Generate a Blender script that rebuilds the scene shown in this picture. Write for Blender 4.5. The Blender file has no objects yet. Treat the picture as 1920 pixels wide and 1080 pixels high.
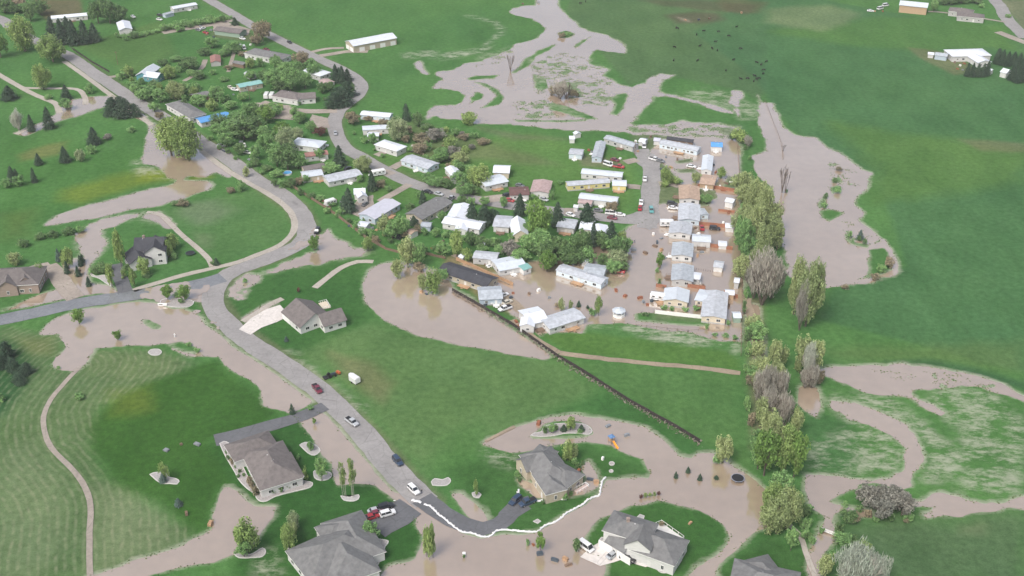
import bpy, bmesh, math, random
import numpy as np
from mathutils import Vector, Matrix, noise as mnoise

S = bpy.context.scene
COL = S.collection
# ------------------------------------------------------------------ camera, sky, sun, exposure
CAM_H = 222.0; FPX = 2150.0; HORIZ = -700.0; HAZE = 0.00010
TH = math.atan((540.0 - HORIZ) / FPX)
cam_d = bpy.data.cameras.new('camera'); cam = bpy.data.objects.new('camera', cam_d); COL.objects.link(cam)
cam_d.sensor_width = 36.0; cam_d.lens = FPX / 1920.0 * 36.0; cam_d.clip_start = 1.0; cam_d.clip_end = 12000.0
cam.location = (0, 0, CAM_H); cam.rotation_euler = (math.pi / 2 - TH, 0, 0)
S.camera = cam
W = bpy.data.worlds.new('World'); S.world = W; W.use_nodes = True
nt = W.node_tree; bg = nt.nodes['Background']
sky = nt.nodes.new('ShaderNodeTexSky'); sky.sky_type = 'NISHITA'; sky.sun_disc = False
SUN_EL, SUN_AZ = math.radians(52), math.radians(215)
sky.sun_elevation = SUN_EL; sky.sun_rotation = SUN_AZ; sky.air_density = 1.0; sky.dust_density = 6.0
hs = nt.nodes.new('ShaderNodeHueSaturation'); hs.inputs['Saturation'].default_value = 0.75; hs.inputs['Value'].default_value = 1.0
nt.links.new(sky.outputs[0], hs.inputs['Color']); nt.links.new(hs.outputs[0], bg.inputs[0]); bg.inputs[1].default_value = 0.15
sl = bpy.data.lights.new('sun', 'SUN'); sl.energy = 1.2; sl.angle = math.radians(16); sl.color = (1.0, 0.985, 0.96)
so = bpy.data.objects.new('sun', sl); COL.objects.link(so)
sd = Vector((math.sin(SUN_AZ) * math.cos(SUN_EL), math.cos(SUN_AZ) * math.cos(SUN_EL), math.sin(SUN_EL)))
so.rotation_euler = sd.to_track_quat('Z', 'Y').to_euler(); so.location = sd * 600
S.view_settings.view_transform = 'Standard'; S.view_settings.look = 'None'
S.view_settings.exposure = 0.54; S.view_settings.gamma = 1.0

# ------------------------------------------------------------------ the survey: photo pixel -> real ground point
FW = np.array([0, math.cos(TH), -math.sin(TH)]); UP = np.array([0, math.sin(TH), math.cos(TH)]); RT = np.array([1.0, 0, 0])
def G(px, py, z=0.0):
    d = FPX * FW + (px - 960) * RT - (py - 540) * UP
    t = (CAM_H - z) / -d[2]
    return Vector((float(d[0] * t), float(d[1] * t), z))
def PX(p):
    q = np.array([p[0], p[1], p[2] - CAM_H]); dz = q @ FW
    return 960 + FPX * (q @ RT) / dz, 540 - FPX * (q @ UP) / dz
def ppm(py): return math.cos(TH) * (py - HORIZ) / CAM_H
def hgt(px, yb, yt):
    b = G(px, yb)
    d = FPX * FW + (px - 960) * RT - (yt - 540) * UP
    t = b.y / d[1]
    return CAM_H + d[2] * t

R = random.Random(7)
# ------------------------------------------------------------------ materials
MATS = {}
def new_mat(name):
    m = bpy.data.materials.new(name); m.use_nodes = True
    return m, m.node_tree, m.node_tree.nodes['Principled BSDF']
def N(t, typ, **k):
    n = t.nodes.new(typ)
    for a, v in k.items():
        if a.startswith('i_'): n.inputs[a[2:].replace('_', ' ')].default_value = v
        else: setattr(n, a, v)
    return n
def ramp(t, src, stops):
    r = t.nodes.new('ShaderNodeValToRGB'); t.links.new(src, r.inputs[0])
    e = r.color_ramp.elements
    while len(e) < len(stops): e.new(0.5)
    for k, (p, c) in enumerate(stops):
        e[k].position = p; e[k].color = (c, c, c, 1) if isinstance(c, (int, float)) else (*c, 1)
    return r
def mul(t, a, b, mode='MULTIPLY', fac=1.0):
    m = t.nodes.new('ShaderNodeMix'); m.data_type = 'RGBA'; m.blend_type = mode
    if isinstance(fac, float): m.inputs[0].default_value = fac
    else: t.links.new(fac, m.inputs[0])
    for s, i in ((a, 6), (b, 7)):
        if isinstance(s, tuple): m.inputs[i].default_value = (*s, 1)
        else: t.links.new(s, m.inputs[i])
    return m.outputs[2]
def mat(name, col, rough=0.8, var=0.18, scale=0.8, metal=0.0, spec=0.3, streak=None):
    if name in MATS: return MATS[name]
    m, t, b = new_mat(name)
    tc = N(t, 'ShaderNodeTexCoord'); n1 = N(t, 'ShaderNodeTexNoise', i_Scale=scale, i_Detail=5.0, i_Roughness=0.65)
    mp = N(t, 'ShaderNodeMapping')
    if streak: mp.inputs['Scale'].default_value = streak
    t.links.new(tc.outputs['Object'], mp.inputs[0]); t.links.new(mp.outputs[0], n1.inputs['Vector'])
    r = ramp(t, n1.outputs['Fac'], [(0.3, 1 - var), (0.7, 1 + var * 0.4)])
    oi = N(t, 'ShaderNodeObjectInfo'); r2 = ramp(t, oi.outputs['Random'], [(0, 0.88), (1, 1.0)])
    c = mul(t, mul(t, (col[0], col[1], col[2]), r.outputs[0]), r2.outputs[0])
    t.links.new(c, b.inputs['Base Color']); b.inputs['Roughness'].default_value = rough
    b.inputs['Metallic'].default_value = metal; b.inputs['Specular IOR Level'].default_value = spec
    MATS[name] = m
    return m
def leafmat(name, c1, c2, nscale=3.0):
    if name in MATS: return MATS[name]
    m, t, b = new_mat(name)
    g = N(t, 'ShaderNodeNewGeometry'); tc = N(t, 'ShaderNodeTexCoord'); oi = N(t, 'ShaderNodeObjectInfo')
    n1 = N(t, 'ShaderNodeTexNoise', i_Scale=nscale, i_Detail=3.0)
    t.links.new(tc.outputs['Object'], n1.inputs['Vector'])
    a = N(t, 'ShaderNodeMath', operation='MULTIPLY_ADD'); a.inputs[1].default_value = 0.45; t.links.new(g.outputs['Random Per Island'], a.inputs[0])
    t.links.new(n1.outputs['Fac'], a.inputs[2])
    s = N(t, 'ShaderNodeMath', operation='SUBTRACT'); s.inputs[1].default_value = 0.22; t.links.new(a.outputs[0], s.inputs[0])
    r = ramp(t, s.outputs[0], [(0.25, c1), (0.75, c2)])
    r2 = ramp(t, oi.outputs['Random'], [(0, (0.8, 0.84, 0.8)), (1, (1.12, 1.08, 1.05))])
    c = mul(t, r.outputs[0], r2.outputs[0])
    t.links.new(c, b.inputs['Base Color']); b.inputs['Roughness'].default_value = 0.75; b.inputs['Specular IOR Level'].default_value = 0.15
    tr = N(t, 'ShaderNodeBsdfTranslucent'); t.links.new(c, tr.inputs[0])
    mx = N(t, 'ShaderNodeMixShader'); mx.inputs[0].default_value = 0.3
    t.links.new(b.outputs[0], mx.inputs[1]); t.links.new(tr.outputs[0], mx.inputs[2])
    t.links.new(mx.outputs[0], t.nodes['Material Output'].inputs['Surface'])
    MATS[name] = m
    return m
# walls, roofs
WM = dict(white=(.60, .60, .59), cream=(.62, .55, .43), beige=(.45, .40, .31), yellow=(.66, .58, .26), bluegrey=(.42, .50, .57), teal=(.10, .28, .33),
          stone=(.33, .26, .22), grey=(.45, .45, .44), brown=(.20, .14, .10), tan=(.48, .34, .22), paleblue=(.55, .64, .70), red=(.28, .07, .05), green=(.25, .34, .27))
RM = dict(white=(.62, .66, .72), grey=(.165, .168, .168), brown=(.155, .14, .135), charcoal=(.055, .058, .068), bluegrey=(.37, .41, .45), paleblue=(.52, .57, .62),
          blue=(.10, .30, .62), tan=(.40, .30, .23), redbrown=(.30, .16, .14), teal=(.22, .42, .40), lightgrey=(.43, .46, .50), darkred=(.14, .08, .075), pink=(.42, .32, .31), violet=(.50, .51, .58))
def wallmat(k): return mat('siding_' + k, WM[k], 0.7, 0.16, 0.9, streak=(1, 1, 5))
def roofmat(k):
    v = 0.12 if k in ('white', 'paleblue', 'blue', 'violet', 'teal') else 0.3
    return mat('roof_' + k, RM[k], 0.55 if v < .2 else 0.9, v, 0.7)
GLASS = mat('window_glass', (.025, .03, .035), 0.12, 0.1, 1, spec=0.6)
TRIM = mat('white_trim', (.78, .78, .76), 0.6, 0.08)
DARKW = mat('door_dark', (.12, .09, .08), 0.6, 0.1)
CONC = mat('concrete', (.50, .48, .45), 0.9, 0.2, 0.35)
TYRE = mat('rubber', (.02, .02, .02), 0.9, 0.1); RIM = mat('wheel_metal', (.4, .4, .4), 0.35, 0.1, metal=0.6)
WOOD = mat('weathered_wood', (.20, .14, .10), 0.9, 0.35, 2.0); REDW = mat('red_fence_wood', (.33, .15, .09), 0.85, 0.3, 1.2)
TANW = mat('tan_wood', (.42, .27, .16), 0.85, 0.25, 1.2); DKW = mat('dark_wood', (.045, .038, .035), 0.9, 0.4, 0.6)
BARK = mat('bark', (.13, .105, .085), 0.9, 0.35, 4); PALEB = mat('pale_bark', (.42, .40, .35), 0.9, 0.3, 4)

# ------------------------------------------------------------------ mesh helpers
class MB:
    def __init__(s): s.v = []; s.f = []; s.m = []
    def poly(s, pts, mi=0):
        k = len(s.v); s.v += [tuple(p) for p in pts]; s.f.append(tuple(range(k, k + len(pts)))); s.m.append(mi)
    def quad(s, a, b, c, d, mi=0): s.poly((a, b, c, d), mi)
    def prism(s, sec, a, b, mi=0):
        """closed section (list of points) swept by vectors a -> b offsets"""
        k = len(s.v); n = len(sec)
        s.v += [tuple(Vector(p) + a) for p in sec] + [tuple(Vector(p) + b) for p in sec]
        for i in range(n):
            j = (i + 1) % n; s.f.append((k + i, k + j, k + n + j, k + n + i)); s.m.append(mi)
        s.f.append(tuple(range(k + n - 1, k - 1, -1))); s.m.append(mi); s.f.append(tuple(range(k + n, k + 2 * n))); s.m.append(mi)
    def box(s, c, sz, rz=0.0, mi=0):
        cx, cy, cz = c; hx, hy, hz = sz[0] / 2, sz[1] / 2, sz[2] / 2; ca, sa = math.cos(rz), math.sin(rz)
        k = len(s.v)
        for z in (-hz, hz):
            for x, y in ((-hx, -hy), (hx, -hy), (hx, hy), (-hx, hy)):
                s.v.append((cx + x * ca - y * sa, cy + x * sa + y * ca, cz + z))
        for f in ((3, 2, 1, 0), (4, 5, 6, 7), (0, 1, 5, 4), (1, 2, 6, 5), (2, 3, 7, 6), (3, 0, 4, 7)):
            s.f.append(tuple(k + i for i in f)); s.m.append(mi)
    def tube(s, p, q, r0, r1, n=6, mi=0):
        p = Vector(p); q = Vector(q); d = (q - p)
        if d.length < 1e-6: return
        d.normalize(); a = d.orthogonal().normalized(); b = d.cross(a); k = len(s.v)
        for c, r in ((p, r0), (q, r1)):
            for i in range(n):
                an = 2 * math.pi * i / n; s.v.append(tuple(c + a * (r * math.cos(an)) + b * (r * math.sin(an))))
        for i in range(n):
            j = (i + 1) % n; s.f.append((k + i, k + j, k + n + j, k + n + i)); s.m.append(mi)
        s.f.append(tuple(range(k + n - 1, k - 1, -1))); s.m.append(mi); s.f.append(tuple(range(k + n, k + 2 * n))); s.m.append(mi)
    def loft(s, secs, mi=0, cap=True):
        k = len(s.v); n = len(secs[0])
        for sc in secs: s.v += [tuple(p) for p in sc]
        for a in range(len(secs) - 1):
            for i in range(n):
                j = (i + 1) % n
                s.f.append((k + a * n + i, k + a * n + j, k + (a + 1) * n + j, k + (a + 1) * n + i)); s.m.append(mi)
        if cap:
            s.f.append(tuple(range(k + n - 1, k - 1, -1))); s.m.append(mi)
            e = k + (len(secs) - 1) * n; s.f.append(tuple(range(e, e + n))); s.m.append(mi)
    def mesh(s, name, mats, smooth=False):
        me = bpy.data.meshes.new(name); me.from_pydata(s.v, [], s.f)
        for m in (mats if isinstance(mats, (list, tuple)) else [mats]): me.materials.append(m)
        if any(s.m): me.polygons.foreach_set('material_index', s.m)
        if smooth: me.polygons.foreach_set('use_smooth', [True] * len(s.f))
        me.update()
        return me
    def build(s, name, mats, parent=None, loc=None, smooth=False):
        return link(name, s.mesh(name, mats, smooth), parent, loc)
def link(name, data, parent=None, loc=None, rz=None):
    o = bpy.data.objects.new(name, data); COL.objects.link(o)
    if parent: o.parent = parent
    if loc is not None: o.location = loc
    if rz is not None: o.rotation_euler = (0, 0, rz)
    return o
THINGS = []   # (object, category, look, plural look, explicit label or None)
def thing(name, cat, loc, rz=0, label=None, look=None, group=None, data=None):
    o = bpy.data.objects.new(name, data); COL.objects.link(o); o.location = loc; o.rotation_euler = (0, 0, rz)
    o['category'] = cat
    if group: o['group'] = group
    if label: o['label'] = label
    THINGS.append((o, look, label))
    return o
def structure(o, kind='structure'): o['kind'] = kind; return o
LAND = []   # landmarks: (px, py, phrase)
def land(px, py, phrase): LAND.append((px, py, phrase))
def copy_tree(o, parent=None):
    c = o.copy(); COL.objects.link(c); c.parent = parent
    for ch in o.children: copy_tree(ch, c)
    return c
WATER_A, WATER_B = (.292, .222, .158), (.358, .285, .212)
# ------------------------------------------------------------------ flood water outline (surveyed on the ground plane)
def noise_grid(X, Y, scale, seed, octaves=4, rough=0.55):
    rs = np.random.RandomState(seed); L = rs.rand(256, 256); out = np.zeros_like(X); amp = 1.0; tot = 0.0; f = 1.0 / scale
    for o in range(octaves):
        x = X * f + 37.3 * o; y = Y * f + 11.7 * o
        xi = np.floor(x).astype(int); yi = np.floor(y).astype(int); fx = x - xi; fy = y - yi
        fx = fx * fx * (3 - 2 * fx); fy = fy * fy * (3 - 2 * fy)
        a = L[xi % 256, yi % 256]; b = L[(xi + 1) % 256, yi % 256]; c = L[xi % 256, (yi + 1) % 256]; d = L[(xi + 1) % 256, (yi + 1) % 256]
        out += amp * ((a * (1 - fx) + b * fx) * (1 - fy) + (c * (1 - fx) + d * fx) * fy - 0.5); tot += amp * 0.5
        amp *= rough; f *= 2.0
    return out / tot
def sdist(X, Y, pts):
    """signed distance, positive inside"""
    n = len(pts); D = np.full(X.shape, 1e9); inside = np.zeros(X.shape, bool)
    for i in range(n):
        x0, y0 = pts[i][0], pts[i][1]; x1, y1 = pts[(i + 1) % n][0], pts[(i + 1) % n][1]
        dx, dy = x1 - x0, y1 - y0; L2 = dx * dx + dy * dy + 1e-9
        t = np.clip(((X - x0) * dx + (Y - y0) * dy) / L2, 0, 1)
        D = np.minimum(D, (X - x0 - t * dx) ** 2 + (Y - y0 - t * dy) ** 2)
        if abs(dy) > 1e-9:
            c = ((Y >= min(y0, y1)) & (Y < max(y0, y1))); xs = x0 + (Y - y0) * dx / dy
            inside ^= c & (X < xs)
    D = np.sqrt(D)
    return np.where(inside, D, -D)
def pdist(X, Y, pts):
    D = np.full(X.shape, 1e9)
    for i in range(len(pts) - 1):
        x0, y0 = pts[i][0], pts[i][1]; x1, y1 = pts[i + 1][0], pts[i + 1][1]
        dx, dy = x1 - x0, y1 - y0; L2 = dx * dx + dy * dy + 1e-9
        t = np.clip(((X - x0) * dx + (Y - y0) * dy) / L2, 0, 1)
        D = np.minimum(D, (X - x0 - t * dx) ** 2 + (Y - y0 - t * dy) ** 2)
    return np.sqrt(D)
def gp(s):
    v = [float(q) for q in s.replace(',', ' ').split()]
    return [tuple(G(v[i], v[i + 1]))[:2] for i in range(0, len(v), 2)]

# (kind, amplitude, outline).  w open water, s grass standing in shallow water (coverage follows), h dry ground inside
WATER = [
 ('w', .8, '30,250 60,237 85,228 103,215 110,200 135,187 165,183 206,180 225,186 255,208 287,231 283,237 255,220 225,205 197,200 175,207 140,219 107,227 80,240 45,255'),
 ('w', .6, '262,215 287,229 300,240 345,262 385,288 410,305 438,322 430,332 405,322 385,332 352,331 345,338 385,340 400,347 396,354 370,362 345,372 300,386 250,393 195,405 130,418 82,426 80,421 110,403 150,390 200,376 260,359 325,346 330,338 310,335 306,322 295,312 268,306 265,298 272,280 272,262 280,248 280,235'),
 ('s', .4, '255,300 300,312 330,320 320,340 290,330 250,328'),
 ('s', .85, '137,440 165,425 195,413 240,400 275,395 262,408 225,418 190,432 202,455 190,475 165,492 150,482 142,460'),
 ('s', .75, '262,400 295,397 312,410 320,428 300,420 270,412'),
 ('w', .7, '118,487 122,505 130,530 100,545 60,560 30,572 0,583 0,590 120,568 200,556 240,552 218,547 205,535 175,530 168,515 163,498 150,485'),
 ('w', .9, '77,625 105,600 135,587 200,573 250,568 300,571 350,578 388,607 425,634 475,664 530,702 565,731 590,754 578,764 560,770 540,777 530,770 497,757 488,735 480,725 462,710 435,697 415,685 410,670 350,669 322,657 307,647 275,652 237,650 180,655 160,677 140,695 107,690 95,682 121,650 110,626'),
 ('h', .3, '264,598 280,598 303,611 300,618 285,617 267,607'),
 ('h', .3, '303,646 340,641 360,648 374,658 368,665 345,661 320,652'),
 ('w', .5, '290,556 292,548 330,543 395,524 407,540 397,568 370,566 330,560'),
 ('w', .5, '553,783 600,771 612,772 640,800 655,812 705,869 745,910 768,935 772,945 757,952 735,936 705,911 665,906 632,911 620,871 597,843 572,812'),
 ('w', .5, '765,950 778,944 797,950 825,972 862,999 905,1009 930,1003 1008,1001 1040,982 1080,957 1125,932 1131,912 1140,900 1185,896 1215,898 1219,885 1202,862 1177,854 1145,834 1100,830 1040,833 1015,837 985,847 960,849 935,841 908,833 925,822 960,806 1010,787 1067,777 1135,786 1210,800 1252,835 1272,855 1295,860 1310,851 1335,849 1385,882 1417,902 1445,930 1445,985 1420,995 1400,1017 1350,1060 1335,1100 1275,1100 1310,1065 1360,1025 1367,1007 1355,982 1310,957 1235,939 1172,952 1120,975 1102,995 1092,1015 1095,1030 1128,1050 1135,1062 1130,1100 690,1100 730,1062 780,1050 792,1010 775,985 778,965'),
 ('h', .2, '992,818 1008,808 1020,795 1040,790 1085,790 1108,800 1114,814 1095,822 1020,824 998,823'),
 ('w', .4, '972,900 985,915 1002,936 1060,936 1095,926 1122,912 1118,888 1102,868 1092,878 1103,900 1075,922 1040,926 1000,910'),
 ('w', .5, '681,540 684,522 692,506 710,495 745,490 790,499 830,515 852,541 880,562 920,592 960,618 1000,642 1028,662 1032,671 1015,675 980,668 960,665 885,650 837,642 792,632 745,612 705,590 687,570'),
 ('w', .6, '868,495 905,512 940,517 965,510 992,490 1040,488 1085,485 1110,462 1150,455 1180,425 1190,418 1225,412 1231,383 1275,382 1300,384 1345,372 1388,368 1392,500 1394,590 1388,642 1350,640 1290,625 1240,618 1200,612 1165,606 1100,608 1090,625 1022,625 1010,632 960,590 925,560 900,535 880,515'),
 ('h', .3, '1190,588 1230,586 1330,598 1331,612 1290,612 1190,602'),
 ('h', .3, '1306,362 1330,360 1337,372 1330,384 1312,388 1304,378'),
 ('w', .5, '1235,262 1300,252 1375,258 1388,275 1388,372 1345,374 1340,358 1310,352 1278,348 1268,330 1240,306 1212,300 1216,285'),
 ('h', .3, '1264,302 1295,297 1300,304 1270,308'), ('h', .3, '1266,318 1300,316 1310,324 1272,324'), ('h', .3, '1365,330 1383,334 1382,354 1355,352'),
 # upper creek
 ('w', 1.2, '960,16 985,12 1018,10 1040,10 1060,27 1075,42 1100,57 1140,67 1160,77 1175,93 1172,100 1120,94 1107,97 1105,120 1140,130 1132,142 1157,157 1185,164 1205,157 1212,147 1242,140 1262,141 1245,150 1233,163 1232,172 1280,182 1320,192 1370,208 1378,215 1360,212 1310,196 1250,182 1225,180 1220,195 1202,213 1178,230 1190,236 1240,235 1275,227 1330,230 1382,237 1380,243 1370,258 1340,262 1210,252 1135,247 1060,244 960,234 880,230 830,222 815,215 797,226 802,210 820,197 855,197 870,185 868,172 847,167 812,166 815,158 825,150 820,135 850,130 870,120 930,110 960,102 985,92 960,88 985,78 1007,72 1020,52 997,35 960,25'),
 ('w', 1.0, '905,112 935,104 962,88 960,84 1000,76 1020,90 985,112 962,130 930,135 900,130'),
 ('h', .8, '960,137 985,112 1005,95 1040,84 1032,93 1005,108 990,125 965,137'),
 ('h', .5, '876,147 890,142 935,141 925,147 880,151'),
 ('h', .5, '882,152 912,157 935,170 946,182 935,196 900,204 922,190 930,180 915,165'),
 ('h', .9, '878,195 882,185 893,174 906,177 903,185 890,192'),
 ('h', .6, '1143,214 1150,195 1143,186 1155,177 1175,173 1178,180 1170,205 1155,218'),
 ('h', .6, '1030,194 1060,199 1128,225 1100,223 1060,213 1030,204'),
 ('h', .5, '962,224 1060,226 1118,224 1060,229 968,229'),
 ('h', .7, '1042,62 1060,58 1080,64 1066,72 1048,72'), ('h', .7, '1000,165 1005,148 1025,148 1030,165 1015,172'),
 ('h', .6, '1075,88 1090,75 1110,68 1095,80 1078,92'),
 ('t', .52, '960,190 1030,190 1100,215 1060,225 970,222'), ('t', .42, '990,110 1060,100 1110,110 1110,140 1030,150 1000,135'),
 ('t', .40, '1000,140 1090,150 1160,180 1140,200 1040,190 1000,170'), ('t', .45, '890,105 960,85 980,90 930,118 890,125'),
 ('s', .5, '875,29 905,32 932,40 950,52 945,62 925,78 905,86 922,72 935,58 925,46 900,38'),
 ('s', .6, '818,106 850,96 890,90 925,86 905,98 870,108 830,112'),
 ('w', .6, '777,120 785,115 792,118 795,128 802,140 790,136 780,128'),
 ('s', .25, '750,100 820,95 818,110 760,110'),
 ('s', .3, '1270,176 1320,165 1350,168 1385,180 1385,222 1340,205 1290,190'), ('s', .75, '1372,170 1384,172 1388,195 1387,224 1376,210 1370,190'),
 ('s', .35, '1385,185 1425,200 1425,225 1388,225'),
 ('w', .6, '1005,-30 1048,-30 1046,12 1018,16 1004,10'),
 ('t', .5, '1130,235 1180,236 1390,232 1388,262 1300,256 1200,248'), ('t', .42, '1105,118 1140,128 1130,142 1160,158 1120,160 1095,140'),
 # right lake
 ('w', 1.0, '1420,178 1430,192 1450,195 1460,225 1470,240 1490,255 1530,258 1545,270 1570,287 1592,302 1615,318 1633,325 1628,350 1610,370 1607,385 1620,398 1615,412 1640,435 1665,462 1678,480 1688,500 1670,520 1620,534 1550,541 1500,540 1480,510 1462,430 1446,350 1425,330 1408,310 1412,292 1440,283 1432,262 1424,230 1422,200'),
 ('h', .3, '1535,396 1550,391 1586,399 1575,406 1555,416 1540,409'),
 ('h', .6, '1630,470 1655,466 1664,474 1670,490 1673,505 1650,521 1595,527 1622,515 1629,500'),
 ('h', .5, '1557,352 1575,345 1581,358 1560,363'), ('h', .5, '1560,335 1572,330 1582,336 1570,345 1562,345'),
 ('h', .5, '1535,378 1550,362 1545,385 1536,392'), ('h', .35, '1583,440 1590,438 1592,448 1605,456 1628,460 1625,465 1598,459 1586,450'),
 ('t', .35, '1555,300 1580,310 1600,325 1610,350 1580,350 1555,340'), ('t', .35, '1570,410 1610,420 1640,450 1620,460 1590,440'),
 # lower right creek
 ('w', .9, '1510,702 1530,690 1550,685 1600,683 1700,683 1760,690 1830,705 1880,720 1925,747 1925,755 1890,740 1840,724 1800,722 1760,727 1715,732 1712,740 1740,755 1775,775 1765,784 1740,772 1712,752 1690,745 1650,743 1610,730 1570,715 1545,705'),
 ('t', .3, '1620,690 1780,700 1860,722 1800,725 1700,720 1640,705'),
 ('w', .4, '1497,728 1515,722 1532,728 1537,760 1531,784 1512,772 1497,757'),
 ('s', .45, '1548,735 1620,740 1680,752 1740,790 1800,850 1810,900 1730,900 1735,850 1715,812 1690,880 1600,895 1600,800 1555,770'),
 ('s', .38, '1740,740 1800,725 1860,735 1925,790 1925,930 1860,930 1800,920 1810,840 1770,790'),
 ('s', .28, '1520,830 1600,800 1610,890 1515,900'),
 ('w', 1.0, '1555,750 1600,755 1650,772 1690,795 1715,815 1728,850 1722,880 1705,915 1690,922 1650,910 1600,905 1560,930 1513,930 1513,893 1600,899 1660,897 1690,880 1698,860 1695,840 1675,820 1640,805 1590,788 1560,768'),
 ('w', .7, '1513,893 1560,903 1600,903 1605,915 1575,925 1560,940 1600,955 1640,955 1636,974 1600,965 1578,960 1566,975 1562,1010 1545,1040 1542,1100 1515,1100 1512,1050 1530,1010 1537,990 1540,970 1520,955 1513,930'),
 ('w', .8, '1700,938 1725,938 1760,925 1800,930 1840,942 1925,933 1925,956 1840,963 1740,971 1733,967 1752,951 1710,950'),
 ('s', .5, '1800,915 1860,905 1925,880 1925,895 1870,915 1825,928'),
 # lower left and small ones
 ('w', .5, '120,1100 170,1078 250,1052 330,1030 370,1010 400,992 403,960 410,930 420,913 432,912 445,920 460,940 480,949 517,951 512,970 492,995 478,1015 458,1028 440,1040 400,1055 330,1065 280,1078 250,1100'),
 ('s', .8, '432,556 440,530 460,517 520,500 570,483 600,474 606,445 615,430 625,445 650,455 665,465 690,470 682,480 640,487 590,494 540,502 500,516 470,532 448,562'),
 ('w', .5, '540,495 590,478 604,462 606,440 614,432 622,446 640,462 660,468 650,478 600,488'),
 ('s', .66, '1150,600 1190,606 1250,614 1330,622 1388,630 1388,668 1382,672 1370,654 1300,648 1240,640 1190,628 1150,616 1110,614 1090,612'),
 ('w', .5, '1398,568 1422,574 1427,620 1432,680 1420,692 1412,640 1402,600'),
 ('s', .5, '900,842 960,848 975,860 960,880 930,870'), ('s', .45, '780,1050 860,1020 900,1060 800,1100 700,1100 730,1064'),
 ('w', .35, '846,926 862,926 885,943 905,962 914,978 898,982 880,968 862,948'),
 ('s', .6, '537,660 560,665 580,680 610,710 600,715 560,690'), ('s', .55, '622,715 640,725 660,748 690,760 690,790 660,770'),
 ('s', .4, '480,1030 520,1030 530,1075 500,1090 470,1070'),
 ('w', .4, '449,604 452,597 475,582 500,570 512,566 516,570 495,582 478,600 462,606'),
]
# the water mask on a world grid, then contoured by marching squares
GX0, GX1, GY0, GY1, GS = -400.0, 400.0, 205.0, 850.0, 0.8
xs = np.arange(GX0, GX1 + .01, GS); ys = np.arange(GY0, GY1 + .01, GS)
XX, YY = np.meshgrid(xs, ys, indexing='ij')
edge_n = noise_grid(XX, YY, 9.0, 3, 5, 0.62); tuft_n = noise_grid(XX * 0.75, YY, 3.4, 9, 4, 0.7); big_n = noise_grid(XX, YY, 26.0, 5, 3, 0.6)
F = np.full(XX.shape, -5.0)
for kind, amp, s in WATER:
    pts = gp(s); px_ = [p[0] for p in pts]; py_ = [p[1] for p in pts]; mg = 12
    i0 = max(0, int((min(px_) - mg - GX0) / GS)); i1 = min(len(xs), int((max(px_) + mg - GX0) / GS) + 2)
    j0 = max(0, int((min(py_) - mg - GY0) / GS)); j1 = min(len(ys), int((max(py_) + mg - GY0) / GS) + 2)
    if i1 <= i0 or j1 <= j0: continue
    sl_ = (slice(i0, i1), slice(j0, j1)); sdv = sdist(XX[sl_], YY[sl_], pts)
    if kind == 'w': F[sl_] = np.maximum(F[sl_], sdv + edge_n[sl_] * amp * 3.0)
    elif kind == 's' and amp < .7: continue
    elif kind == 's':
        val = (tuft_n[sl_] * 1.3 + big_n[sl_] * 0.9 + edge_n[sl_] * .5) + (amp - 0.5) * 2.0
        F[sl_] = np.maximum(F[sl_], np.minimum(sdv + edge_n[sl_] * 5.0, val * 1.5))
    elif kind == 'h': F[sl_] = np.minimum(F[sl_], -(sdv + edge_n[sl_] * amp * 3.0))
    elif kind == 't':
        val = -(tuft_n[sl_] * 1.6 + big_n[sl_] * 0.8) + (0.5 - amp) * 2.0
        F[sl_] = np.minimum(F[sl_], np.maximum(-(sdv + edge_n[sl_] * 4), val * 1.5))
for s_, w_ in (('430,610 465,640 540,690 600,733', 5.6), ('612,745 640,770 680,812 720,862 760,905', 5.2), ('0,598 60,588 120,574 180,564', 5.4), ('388,273 430,300 480,337 525,362 557,390 574,420 574,442 560,459 525,476 480,494', 5.8), ('215,163 260,193 300,217 345,244 388,273', 5.6)):
    P_ = gp(s_); bx = [q[0] for q in P_]; by = [q[1] for q in P_]
    sl_ = (slice(max(0, int((min(bx) - 10 - GX0) / GS)), int((max(bx) + 10 - GX0) / GS)), slice(max(0, int((min(by) - 10 - GY0) / GS)), int((max(by) + 10 - GY0) / GS)))
    F[sl_] = np.minimum(F[sl_], pdist(XX[sl_], YY[sl_], P_) - w_ + edge_n[sl_] * .9)
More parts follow.
